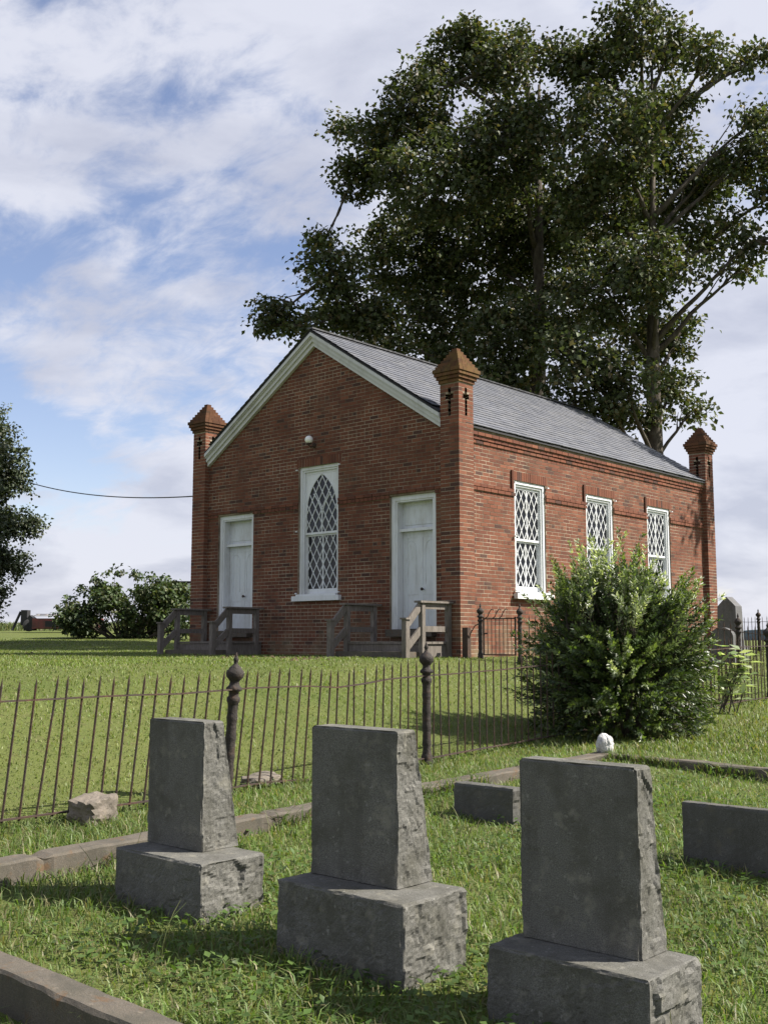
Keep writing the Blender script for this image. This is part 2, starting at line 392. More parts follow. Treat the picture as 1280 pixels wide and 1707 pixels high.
nrow = int(ZR/CH) + 2
for r in range(-3, nrow):
    z0 = r*CH; z1 = z0 + BH; zm = (z0 + z1)/2
    header = (r % 6 == 5)
    # front wall with gable
    a, b = -W + P - .01, -P + .01
    if z1 > ZE - .05:
        lim = (ZR - z1 - .06)/SL
        a, b = max(a, -W/2 - lim), min(b, -W/2 + lim)
    if b - a > .15:
        holes = [(o[0] - .006, o[1] + .006) for o in f_open if o[2] - .02 < zm < o[3] + .02] + [(o[0], o[1]) for o in f_arch if o[2] < zm < o[3]]
        pr = .028 if 3.02 < zm < 3.20 else 0.
        for q0, q1 in lay(r, a, b, holes, header): face_front(q0, q1, D - pr + random.uniform(-.002, .002), z0, z1, bcol(-.12))  # front bricks toned down, shade put into their colour
    # side wall
    if z1 < ZE - .02:
        holes = [(o[0] - .006, o[1] + .006) for o in s_open if o[2] - .02 < zm < o[3] + .02] + [(o[0], o[1]) for o in s_arch if o[2] < zm < o[3]]
        pr = 0.
        if 3.09 < zm < 3.25: pr = .030
        if zm > 3.99: pr = .025
        if zm > 4.08: pr = .045
        if zm > 4.19: pr = .075
        for q0, q1 in lay(r, P - .01, L - P + .01, holes, header): face_side(q0, q1, -D + pr + random.uniform(-.002, .002), z0, z1, bcol(.04))  # side bricks toned up, sunlight put into their colour
for o in f_arch:
    n_ = int((o[1] - o[0])/CH)
    for k in range(n_):
        q0 = o[0] + k*(o[1] - o[0])/n_; face_front(q0, q0 + (o[1] - o[0])/n_ - .010, D + random.uniform(-.002, .002), o[2] + .004, o[3] - .008, bcol(-.15))  # arch bricks darkened with the shaded front
for o in s_arch:
    n_ = int((o[1] - o[0])/CH)
    for k in range(n_):
        q0 = o[0] + k*(o[1] - o[0])/n_; face_side(q0, q0 + (o[1] - o[0])/n_ - .010, -D + .004 + random.uniform(-.002, .002), o[2] + .004, o[3] - .008, bcol(.05))  # arch bricks lightened with the sunlit side
    face_side(o[0] - .065, o[0] - .008, -D + .034, 3.26, o[3] - .004, bcol(-.45))      # upturned end of the belt course, its shadow side painted into the brick colour
# piers
piers = [(-P, 0., 0., P), (-W, -W + P, 0., P), (-P, 0., L - P, L), (-W, -W + P, L - P, L)]
crosses = [(-.034, .034, 4.46, 5.00), (-.092, .092, 4.78, 4.875)]
for pi, (xa, xb, ya, yb) in enumerate(piers):
    xm, ym = (xa + xb)/2, (ya + yb)/2
    for r in range(-3, int(ZC/CH) + 1):
        z0 = r*CH; z1 = z0 + BH; zm = (z0 + z1)/2
        if z1 > ZC: continue
        hol = [(c[0], c[1]) for c in crosses if c[2] < zm < c[3]]
        even = r % 2 == 0
        half = P/2
        for fc in range(4):
            own = even if fc in (0, 2) else not even
            lo, hi = (-half, half) if own else (-half + .107, half - .107)
            if own: spans = [(-half, -.005), (.005, half)]
            else: spans = [(lo, hi)]
            sp2 = []
            for s0, s1 in spans: sp2 += intervals(s0, s1, hol)
            dd = .100
            for s0, s1 in sp2:
                c = bcol(.02)
                j = random.uniform(-.0015, .0015)
                if fc == 0: brick_list.append((xm + s0, xm + s1, ya + j, ya + dd, z0, z1, c, 'f'))
                elif fc == 1: brick_list.append((xb - dd, xb + j, ym + s0, ym + s1, z0, z1, c, 's'))
                elif fc == 2: brick_list.append((xm + s0, xm + s1, yb - dd, yb + j, z0, z1, c, 'b'))
                else: brick_list.append((xa + j, xa + dd, ym + s0, ym + s1, z0, z1, c, 'l'))
# the 300 bricks that show largest are single objects, the rest one mesh
campos = Vector((0, 0, EYE)) - Vector((CX, CYY, CZ))
def score(b):
    x0, x1, y0, y1, z0, z1, c, fc = b
    if fc not in 'fs' or z0 < .12: return 0
    ctr = Vector(((x0+x1)/2, y0 if fc == 'f' else (y0+y1)/2, (z0+z1)/2))
    if fc == 's': ctr.x = x1
    d = campos - ctr; nrm = Vector((0, -1, 0)) if fc == 'f' else Vector((1, 0, 0))
    area = ((x1 - x0) if fc == 'f' else (y1 - y0))*(z1 - z0)
    if fc == 'f' and ctr.x < -P - .01: return 0
    return area*max(0, d.normalized().dot(nrm))/d.length_squared
order = sorted(range(len(brick_list)), key=lambda i: -score(brick_list[i]))
singles = set(order[:300])
pier_part = None
mbs = MB()
for i, b in enumerate(brick_list):
    if i in singles: continue
    mbs.box(b[0], b[1], b[2], b[3], b[4], b[5], b[6])
bw = mbs.build('brickwork', M['brick'], church); tag(bw, kind='stuff')

# mortar faces with openings
def holed(mb, org, ux, uz, nrm, w0, w1, z0, z1, holes, depth):
    us = sorted(set([w0, w1] + [v for h in holes for v in (h[0], h[1])])); zs = sorted(set([z0, z1] + [v for h in holes for v in (h[2], h[3])]))
    org, ux, uz, nrm = map(Vector, (org, ux, uz, nrm))
    def inh(u, z): return any(h[0] < u < h[1] and h[2] < z < h[3] for h in holes)
    def pt(u, z, d=0): return org + ux*u + uz*z - nrm*d
    for i in range(len(us)-1):
        for j in range(len(zs)-1):
            u, z = (us[i]+us[i+1])/2, (zs[j]+zs[j+1])/2
            if inh(u, z):
                for (du, dz, e) in ((-1, 0, ((us[i], zs[j]), (us[i], zs[j+1]))), (1, 0, ((us[i+1], zs[j+1]), (us[i+1], zs[j]))), (0, -1, ((us[i+1], zs[j]), (us[i], zs[j]))), (0, 1, ((us[i], zs[j+1]), (us[i+1], zs[j+1])))):
                    ii, jj = i + du, j + dz
                    if 0 <= ii < len(us)-1 and 0 <= jj < len(zs)-1 and not inh((us[ii]+us[ii+1])/2, (zs[jj]+zs[jj+1])/2):
                        a, b = e; mb.add([pt(*a), pt(*b), pt(*b, depth), pt(*a, depth)], [(0, 1, 2, 3)])
            else:
                mb.add([pt(us[i], zs[j]), pt(us[i+1], zs[j]), pt(us[i+1], zs[j+1]), pt(us[i], zs[j+1])], [(0, 1, 2, 3)])
MI = .0025
fw = MB(); holed(fw, (0, D + MI, 0), (1, 0, 0), (0, 0, 1), (0, -1, 0), -W + P - .02, -P + .02, -.5, ZE, f_open, .32)
xl = (ZR - .08 - ZE)/SL
fw.add([(-W + P - .02, D + MI, ZE), (-P + .02, D + MI, ZE), (-W/2, D + MI, ZR - .05)], [(0, 1, 2)])
front_wall = fw.build('front_wall', M['mortar'], church)
sw = MB(); holed(sw, (-D - MI, 0, 0), (0, 1, 0), (0, 0, 1), (1, 0, 0), P - .02, L - P + .02, -.5, ZE + .05, s_open, .32)
sw.box(-D - .1, -D + .018, P, L - P, 4.03, 4.07); sw.box(-D - .1, -D + .038, P, L - P, 4.10, 4.18); sw.box(-D - .1, -D + .066, P, L - P, 4.21, 4.29)
side_wall = sw.build('side_wall', M['mortar'], church)
iv = MB(); iv.box(-W + .5, -.5, .5, .52, -.4, 4.2); iv.box(-.52, -.5, .5, L - .5, -.4, 4.2)
iv.box(-W + .5, -.5, .5, L - .5, .38, .40); iv.box(-W + .5, -W + .52, .5, L - .5, -.4, 4.2)
bwall = MB(); bwall.box(-W + D, -W + D + .3, P - .02, L - P, -.5, ZE); bwall.box(-W + P - .02, -P, L - D - .3, L - D, -.5, ZE)
bwall.add([(-W + D, L - D, ZE), (-D, L - D, ZE), (-W/2, L - D, ZR - .05)], [(0, 1, 2)])
bwall.build('rear_wall', M['brick_far'], church)
pier_objs = []
for (xa, xb, ya, yb) in piers:
    pm = MB(); xm, ym = (xa+xb)/2, (ya+yb)/2; h = P/2 - MI
    hol = crosses
    holed(pm, (xm, ya + MI, 0), (1, 0, 0), (0, 0, 1), (0, -1, 0), -h, h, -.5, ZC, hol, .085)
    holed(pm, (xb - MI, ym, 0), (0, 1, 0), (0, 0, 1), (1, 0, 0), -h, h, -.5, ZC, hol, .085)
    holed(pm, (xm, yb - MI, 0), (1, 0, 0), (0, 0, 1), (0, 1, 0), -h, h, -.5, ZC, [], .085)
    holed(pm, (xa + MI, ym, 0), (0, 1, 0), (0, 0, 1), (-1, 0, 0), -h, h, -.5, ZC, [], .085)
    po = pm.build('pier', M['mortar'], church)
    vo = MB(); k = P/2 - .092; vo.box(xm - k, xm + k, ym - k, ym + k, 4.3, ZC - .01); vo.build('cross_recess', M['void'], po)
    pier_objs.append(po)
    # cap: three corbelled courses, then a stepped pyramid
    cap = MB()
    def ring(hw, z0, z1):
        n_ = max(1, round(2*hw/.22)); w = 2*hw/n_
        inner = hw - .09
        if inner < .05:
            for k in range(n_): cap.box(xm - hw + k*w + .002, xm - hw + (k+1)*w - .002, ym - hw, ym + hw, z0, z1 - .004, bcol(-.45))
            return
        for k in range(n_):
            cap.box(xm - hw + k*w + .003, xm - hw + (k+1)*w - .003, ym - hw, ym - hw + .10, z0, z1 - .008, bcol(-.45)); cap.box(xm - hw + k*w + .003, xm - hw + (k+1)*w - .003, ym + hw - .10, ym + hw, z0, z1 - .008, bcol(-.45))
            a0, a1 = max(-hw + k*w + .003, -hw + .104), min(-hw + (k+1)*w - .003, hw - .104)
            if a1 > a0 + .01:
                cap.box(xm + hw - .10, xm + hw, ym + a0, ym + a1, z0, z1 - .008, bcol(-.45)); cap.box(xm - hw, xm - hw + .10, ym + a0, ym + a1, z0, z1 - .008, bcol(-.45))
        cap.box(xm - hw + .008, xm + hw - .008, ym - hw + .008, ym + hw - .008, z0 + .003, z1 - .0085, (.14, .10, .07))
    z = ZC
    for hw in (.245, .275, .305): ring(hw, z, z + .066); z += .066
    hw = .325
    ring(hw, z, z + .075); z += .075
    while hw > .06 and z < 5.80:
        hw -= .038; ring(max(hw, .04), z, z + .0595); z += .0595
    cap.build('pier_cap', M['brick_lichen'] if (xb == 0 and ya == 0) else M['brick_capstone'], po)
# single bricks
mcache = {}
for i in order[:300]:
    x0, x1, y0, y1, z0, z1, c, fc = brick_list[i]
    key = (round(x1-x0, 3), round(y1-y0, 3), round(z1-z0, 3))
    if key not in mcache:
        m_ = MB(); a, b_, c_ = key; m_.box(-a/2, a/2, -b_/2, b_/2, -c_/2, c_/2); me = m_.mesh('brick'); me.materials.append(M['brick_single']); mcache[key] = me
    near = x0 > -P - .02 and y1 < P + .02
    o = link('brick', mcache[key], None, pier_objs[0] if near else side_wall, loc=((x0+x1)/2, (y0+y1)/2, (z0+z1)/2)); o.color = (*c, 1)

# roof
def slate_slope(sign):
    mb = MB(); slen = math.hypot(W/2, ZR - ZE) - .01; ex = .185; rows = int(slen/ex) + 1
    ux = sign*(W/2)/math.hypot(W/2, ZR - ZE); uz = -(ZR - ZE)/math.hypot(W/2, ZR - ZE)
    n = Vector((-uz*sign, 0, abs(ux)))
    y_lo, y_hi = -.06, L + .10
    def P3(s, y, h): return (-W/2 + ux*s + n.x*h, y, ZR + .02 + uz*s + n.z*h)
    for r in range(rows):
        s1 = min((r + 1)*ex, slen); s0 = r*ex - .10
        if r == 0: s0 = 0
        y = y_lo - (r % 2)*.14
        while y < y_hi:
            w = random.uniform(.25, .31); a, b = max(y, y_lo), min(y + w - .005, y_hi); y += w
            if b - a < .04: continue
            xs_mid = -W/2 + ux*s1
            if (xs_mid > -P - .12 or xs_mid < -W + P + .12) and (b < P + .03 or a > L - P - .03): continue   # piers stand here
            hT = .004; hB = .022 + random.uniform(0, .006); k = random.uniform(.9, 1.1); g_ = random.choice([(.110, .117, .138), (.119, .125, .143), (.100, .107, .129), (.125, .129, .142)])
            c = tuple(v*k for v in g_); j = random.uniform(-.006, .006)
            vs_ = [P3(s0, a, hT), P3(s0, b, hT), P3(s1 + j, b, hB), P3(s1 + j, a, hB), P3(s1 + j, b, hB - .014), P3(s1 + j, a, hB - .014)]
            fs = [(0, 1, 2, 3), (3, 2, 4, 5)]
            if sign < 0: fs = [f[::-1] for f in fs]
            mb.add(vs_, fs, c)
    return mb
roof = MB()
for sgn in (1, -1):
    e = W/2 - .02
    for (ya, yb, ex) in ((-.04, P + .02, W/2 - P - .015), (P + .02, L - P - .02, e), (L - P - .02, L + .08, W/2 - P - .015)):
        a = [(-W/2, ya, ZR), (-W/2 + sgn*ex, ya, ZR - SL*ex), (-W/2 + sgn*ex, yb, ZR - SL*ex), (-W/2, yb, ZR)]
        b = [(x, y, z - .035) for x, y, z in a]
        roof.add(a + b, MB.BF if sgn < 0 else [f[::-1] for f in MB.BF])
roof_o = roof.build('roof', M['rubber'], church)
for sgn in (1, -1):
    so = slate_slope(sgn).build('slates', M['slate'], roof_o); tag(so, kind='stuff')
rc = MB(); rc.beam((-W/2, -.06, ZR + .035), (-W/2, L + .1, ZR + .035), .16, .03); rc.build('ridge_cap', M['slate'], roof_o)
rcm = rc  # ridge uses plain colour below
# white rake boards on the front gable: fascia, bed mould and crown, each side its own board set
for sgn, nm in ((1, 'rake_board'), (-1, 'rake_board')):
    x_end = W/2 - P - .01
    mb = MB()
    def slab(d0, d1, ya, yb):        # strip along the slope between vertical drops d0..d1 below the roof line
        x1 = -W/2 + sgn*x_end; zt = ZR - SL*x_end
        v = [(-W/2, ya, ZR - d1), (x1, ya, zt - d1), (x1, ya, zt - d0), (-W/2, ya, ZR - d0), (-W/2, yb, ZR - d1), (x1, yb, zt - d1), (x1, yb, zt - d0), (-W/2, yb, ZR - d0)]
        f = [(0, 1, 2, 3), (7, 6, 5, 4), (0, 4, 5, 1), (3, 2, 6, 7), (1, 5, 6, 2), (0, 3, 7, 4)]
        mb.add(v, f if sgn > 0 else [q[::-1] for q in f])
    slab(.045, .120, -.045, D); slab(.120, .145, -.015, D); slab(.145, .230, .015, D); slab(.230, .325, .055, D)
    mb.build(nm, M['rake'], church)

# doors
def clip_poly(poly, x0, x1, z0, z1):
    def cl(pl, f):
        o = []
        for i in range(len(pl)):
            a, b = pl[i], pl[(i+1) % len(pl)]; fa, fb = f(a), f(b)
            if fa >= 0: o.append(a)
            if (fa < 0) != (fb < 0): t_ = fa/(fa - fb); o.append((a[0] + (b[0]-a[0])*t_, a[1] + (b[1]-a[1])*t_))
        return o
    for f in (lambda p: p[0]-x0, lambda p: x1-p[0], lambda p: p[1]-z0, lambda p: z1-p[1]):
        if len(poly) < 3: return []
        poly = cl(poly, f)
    return poly
for (a, b, z0, z1) in door_op:
    dr = empty('entrance_door', ((a+b)/2, D + .055, 0)); dr.parent = church
    hw = (b - a)/2; z0 = .52
    mb = MB(); mb.box(-hw, -hw + .13, .015, .25, z0, z1); mb.box(hw - .13, hw, .015, .25, z0, z1); mb.box(-hw + .13, hw - .13, .015, .25, z1 - .12, z1)
    mb.box(-hw + .001, -hw + .09, -.004, .02, z0, z1 - .001); mb.box(hw - .09, hw - .001, -.004, .02, z0, z1 - .001); mb.box(-hw + .09, hw - .09, -.004, .02, z1 - .09, z1 - .001)
    mb.build('door_frame', M['white'], dr)
    mb = MB(); mb.box(-hw + .13, hw - .13, .09, .24, 2.40, 2.455); mb.build('transom_bar', M['white'], dr)
    mb = MB(); mb.box(-hw + .13, hw - .13, .19, .24, 2.455, z1 - .12)
    mb.box(-hw + .20, hw - .20, .178, .19, 2.53, z1 - .20); mb.build('transom_panel', M['door'], dr)
    iw = hw - .13
    mb = MB(); mb.box(-iw + .004, iw - .004, .195, .235, z0 + .01, 2.40)
    # stiles, rails, arched mouldings
    for s0, s1 in ((-iw + .004, -iw + .12), (-.055, .055), (iw - .12, iw - .004)): mb.box(s0, s1, .188, .195, z0 + .01, 2.398)
    for r0, r1 in ((z0 + .01, z0 + .25), (1.18, 1.36), (2.28, 2.398)):
        mb.box(-iw + .12, -.055, .1885, .195, r0, r1); mb.box(.055, iw - .12, .1885, .195, r0, r1)
    for cxp in (-(iw + .175 - .12)/2 + .0, (iw + .175 - .12)/2):
        w = (iw - .175)/2 + .0
        pts = [(cxp + w*math.cos(t_), .192, 2.02 + .20*math.sin(t_)) for t_ in [math.pi*i/10 for i in range(11)]]
        mb.tube([pts[0][:2] + (1.38,)] + pts + [pts[-1][:2] + (1.38,)], .006, 5)
    door = mb.build('door_leaf', M['door'], dr)
    mb = MB(); mb.lathe([(.012, 0), (.014, .03), (.030, .045), (.030, .065), (.012, .078)], n=10); k = mb.build('door_knob', M['iron'], door); k.location = (.075, .18, 1.28); k.rotation_euler = (math.pi/2, 0, 0)
    mb = MB(); mb.box(-hw + .004, hw - .004, -.20, .3, .38, .515); mb.build('door_sill', M['concrete'], dr)

# windows with diamond lattice
def lattice(mbar, x0, x1, z0, z1, y, dw, dh, arch=None, bw_=.016):
    """white diagonal glazing bars clipped to the sash; returns pane polygons"""
    panes = []; xc = (x0 + x1)/2
    def inside(x, z): return x0 <= x <= x1 and z0 <= z <= z1 and (arch is None or arch(x, z))
    for sg in (1, -1):
        k0 = int(-(z1 - z0)/dh) - 8
        for k in range(k0, 20):
            # line: z - z0 = sg*(x-xc)*dh/dw + k*dh
            best = []
            n_ = 160
            prev = None
            for i in range(n_ + 1):
                x = x0 + (x1 - x0)*i/n_; z = z0 + sg*(x - xc)*dh/dw + k*dh + dh*.5
                if inside(x, z): best.append((x, z))
            if len(best) > 3:
                p, q = best[0], best[-1]; mbar.beam((p[0], y, p[1]), (q[0], y, q[1]), bw_, .016 + .002*sg, up=(0, 1, 0))
    i_ = -8
    for ix in range(-10, 11):
        for iz in range(-10, 40):
            if (ix + iz) % 2: continue
            cx_, cz_ = xc + ix*dw/2, z0 + iz*dh/2
            poly = clip_poly([(cx_, cz_ - dh/2), (cx_ + dw/2, cz_), (cx_, cz_ + dh/2), (cx_ - dw/2, cz_)], x0, x1, z0, z1)
            if len(poly) >= 3: panes.append((cx_, cz_, poly))
    return panes
def window(parent, loc, rz, w, z0, z1, single_panes, gothic):
    wn_ = empty('lattice_window', loc, rz); wn_.parent = parent
    hw = w/2; zs = z0
    mb = MB()
    fr = .105
    mb.box(-hw, -hw + fr, .02, .22, zs, z1); mb.box(hw - fr, hw, .02, .22, zs, z1); mb.box(-hw + fr, hw - fr, .02, .22, z1 - fr, z1)
    mb.box(-hw + .001, -hw + .065, -.006, .025, zs, z1 - .001); mb.box(hw - .065, hw - .001, -.006, .025, zs, z1 - .001); mb.box(-hw + .065, hw - .065, -.006, .025, z1 - .065, z1 - .001)
    mb.build('window_frame', M['white'], wn_)
    mb = MB(); mb.box(-hw - .10, hw + .10, -.145, -.056, zs - .105, zs - .002); mb.box(-hw + .001, hw - .001, -.12, .20, zs - .001, zs + .035); mb.build('window_sill', M['white'], wn_)
    ia, ib = -hw + fr, hw - fr; zb = zs + .035; zt = z1 - fr; zm = zb + (zt - zb)*.485
    for up in (0, 1):
        y = .115 if not up else .075
        a, b = (zb, zm) if not up else (zm, zt)
        bot, top, sd = (.115, .035, .035) if not up else (.045, .05, .03)
        mb = MB()
        mb.box(ia, ib, y - .02, y + .02, a, a + bot); mb.box(ia, ia + sd, y - .02, y + .02, a + bot, b); mb.box(ib - sd, ib, y - .02, y + .02, a + bot, b)
        mb.box(ia + sd, ib - sd, y - .02, y + .02, b - top, b)
        x0, x1, g0, g1 = ia + sd, ib - sd, a + bot, b - top
        arch = None
        hwg = (x1 - x0)/2; xc = (x0 + x1)/2
        if gothic and up:
            zsp = g0 + (g1 - g0)*.36; H = g1 - zsp
            R = (H*H + hwg*hwg)/(2*hwg)
            def arch(x, z, zsp=zsp, R=R, xc=xc, hwg=hwg):
                if z <= zsp: return True
                dx = abs(x - xc); return (dx + R - hwg)**2 + (z - zsp)**2 <= R*R
            # spandrel infill
            n_ = 14
            for sg in (-1, 1):
                prev = None
                for i in range(n_ + 1):
                    z = zsp + H*i/n_; dx = math.sqrt(max(0, R*R - (z - zsp)**2)) - (R - hwg)
                    cur = (xc + sg*dx, z)
                    if prev:
                        ed = xc + sg*(hwg + .001)
                        v = [(prev[0], y - .012, prev[1]), (ed, y - .012, prev[1]), (ed, y - .012, cur[1]), (cur[0], y - .012, cur[1])]
                        v2 = [(p_[0], y + .012, p_[2]) for p_ in v]
                        mb.add(v + v2, MB.BF if sg > 0 else [q_[::-1] for q_ in MB.BF])
                    prev = cur
                pts = [(xc + sg*(math.sqrt(max(0, R*R - (H*i/n_)**2)) - (R - hwg)), y - .012, zsp + H*i/n_) for i in range(n_ + 1)]
                mb.tube(pts, .013, 6)
            # intersecting tracery from the mullion
            for sg in (-1, 1):
                pts = []
                for i in range(12):
                    z = zsp - .12 + (H*.62)*i/11; q_ = i/11
                    pts.append((xc + sg*hwg*.56*q_**1.7, y - .004, z))
                mb.tube([p_ for p_ in pts if arch(p_[0], p_[2])], .013, 5)
            mb.box(xc - .013, xc + .013, y - .016, y + .014, g0, zsp - .10)
        else:
            mb.box(xc - .013, xc + .013, y - .016, y + .014, g0, g1)
        panes = lattice(mb, x0, x1, g0, g1, y - .002, (x1 - x0)/(4.5 if not gothic else 4.6), .335, arch)
        sash = mb.build('sash', M['white'], wn_)
        jn = MB()
        for (cx_, cz_, poly) in panes:
            tx, tz = random.uniform(-.012, .012), random.uniform(-.012, .012)
            v = [(p_[0], y + .006 + (p_[0]-cx_)*tx + (p_[1]-cz_)*tz, p_[1]) for p_ in poly]
            if single_panes:
                m_ = MB(); m_.add(v, [tuple(range(len(v)))]); m_.build('pane', M['glass'], wn_)
            else: jn.add(v, [tuple(range(len(v)))])
        if jn.v: tag(jn.build('panes', M['glass'], wn_), kind='stuff')
    # little iron shutter pins
    mb = MB()
    for s_, zz in ((-1, z1 - .05), (1, z1 - .05), (1, zs + .06), (-1, zs + .06), (-1, (zs + z1)/2)): mb.box(s_*(hw + .04) - .018, s_*(hw + .04) + .018, -.09, -.045, zz - .012, zz + .012)
    mb.build('shutter_pin', M['white'], wn_)
o = fwin_op[0]; window(church, ((o[0]+o[1])/2, D + .055, 0), 0, o[1]-o[0], o[2], o[3], True, True)
for k, o in enumerate(swin_op): window(church, (-D - .03, (o[0]+o[1])/2, 0), math.pi/2, o[1]-o[0], o[2], o[3], k == 0, False)
iv.build('interior_lining', M['void'], church)

# globe lamp over the front window
lp = empty('globe_lamp', (CX - 3.91, CYY + D, CZ + 4.36)); tag(lp, 'white glass globe lamp fixed above the arched front window', 'lamp')
mb = MB(); mb.lathe([(.055, 0), (.055, .02), (.02, .03)], n=12); bkt = mb.build('wall_plate', M['iron'], lp); bkt.rotation_euler = (math.pi/2, 0, 0)
mb = MB(); mb.tube([(0, -.02, -.02), (0, -.10, -.05), (0, -.16, -.02), (0, -.16, .02)], .014, 8); mb.lathe([(.05, 0), (.06, .02), (.045, .035)], 0, -.16, 12); mb.build('bracket', M['iron'], lp)
mb = MB(); mb.lathe([(.085*math.sin(math.pi*i/12) + .001, .10 - .085*math.cos(math.pi*i/12)) for i in range(13)], 0, -.16, 18); mb.build('globe', M['globe'], lp, True)

# stoops with wooden railings
def stoop(x_l, x_r, label):
    ox, oy = CX + (x_l + x_r)/2, CYY; hw = (x_r - x_l)/2
    oz = gz(ox, oy - .7)
    st = empty('entrance_stoop', (ox, oy, oz)); tag(st, label, 'stoop', 'wooden stoops at the church doors')
    dz = CZ - oz
    mb = MB(); mb.box(-hw + .05, hw - .05, -.78, D - .01, -.2, .24 + dz)
    mb.box(-hw + .03, hw - .03, -.80, -.78, .10, .24 + dz)
    mb.build('landing_base', M['wood'], st)
    for k in range(6):
        y0 = -.82 + k*.155; mb = MB(); mb.box(-hw + .02, hw - .02, y0, y0 + .145, .245 + dz, .285 + dz); mb.build('deck_board', M['wood'], st)
    mb = MB(); mb.box(-hw + .06, hw - .06, -1.14, -.83, -.15, .11 + dz); mb.build('step', M['concrete'], st)
    for s_ in (-1, 1):
        x = s_*(hw - .02)
        mb = MB(); mb.box(x - .05, x + .05, -1.29, -1.19, -.25, .67 + dz); mb.build('newel_post', M['wood'], st)
        mb = MB(); mb.box(x - .075, x + .075, -1.315, -1.165, .67 + dz, .70 + dz); mb.build('post_cap', M['wood'], st)
        for yy in (-.80, -.06):
            mb = MB(); mb.box(x - .045, x + .045, yy - .045, yy + .045, -.2, .97 + dz); mb.build('rail_post', M['wood'], st)
        mb = MB(); mb.box(x - .08, x + .08, -.92, .09, .97 + dz, 1.005 + dz); mb.build('handrail', M['wood'], st)
        mb = MB(); mb.box(x - .022, x + .022, -.755, -.105, .86 + dz, .968 + dz); mb.box(x - .022, x + .022, -.755, -.105, .46 + dz, .56 + dz); mb.build('side_rail', M['wood'], st)
        mb = MB(); mb.beam((x, -1.19, .60 + dz), (x, -.84, .93 + dz), .04, .13); mb.build('sloped_rail', M['wood'], st)
        mb = MB(); mb.beam((x, -1.19, .20 + dz), (x, -.84, .50 + dz), .04, .12); mb.build('sloped_rail', M['wood'], st)
stoop(-7.20, -5.42, 'weathered wooden stoop with railings at the door farther left on the church front')
stoop(-2.08, -.22, 'weathered wooden stoop with sunlit railing at the door beside the near brick pier')

# overhead cable
mb = MB(); x0, y0 = cw(-13.2, 37.5); a = Vector((x0, y0, EYE + 5.75)); b = Vector((CX - W + .05, CYY + .12, CZ + 3.63)); pts = []
for i in range(25):
    t_ = i/24; p = a.lerp(b, t_); p.z -= 4*t_*(1 - t_)*.30; pts.append(p)
mb.tube(pts, .016, 5); tag(mb.build('overhead_cable', M['cable']), 'thin black cable sagging from the left tree to the brick pier', 'cable')

# ------------------------------------------------------------------ iron fences
def post_mesh():
    mb = MB()
    prof = [(.062, -.2), (.062, .03), (.070, .04), (.072, .07), (.058, .10), (.064, .13), (.050, .16)]
    for i in range(1, 24): prof.append((.047 + .0025*math.sin(i*2.3) + .0025*math.sin(i*5.1), .16 + i*.03))
    prof += [(.050, .88), (.060, .895), (.060, .925), (.046, .94), (.046, .975), (.072, .99), (.072, 1.01), (.048, 1.03), (.042, 1.06), (.052, 1.075), (.074, 1.10), (.080, 1.13), (.074, 1.155), (.060, 1.165), (.055, 1.18), (.030, 1.20), (.018, 1.215), (.020, 1.235), (.026, 1.25), (.018, 1.265), (.011, 1.285), (.004, 1.31)]
    mb.lathe(prof, n=20, flute=(1.08, 1.16, .045)); me = mb.mesh('fence_post'); me.materials.append(M['cast']); me.polygons.foreach_set('use_smooth', [True]*len(me.polygons)); return me
POST = post_mesh()
def picket_mesh(h):
    mb = MB(); r = .0085
    v = []; fs = []
    prof = [(r, 0), (r, h - .10), (r*1.05, h - .06), (.0008, h)]
    mb.lathe(prof, n=5); me = mb.mesh('picket'); me.materials.append(M['iron']); return me
PICK = picket_mesh(.955)
def lean_mat(p, ax, ay):
    return (math.atan(-ay), math.atan(ax), 0)
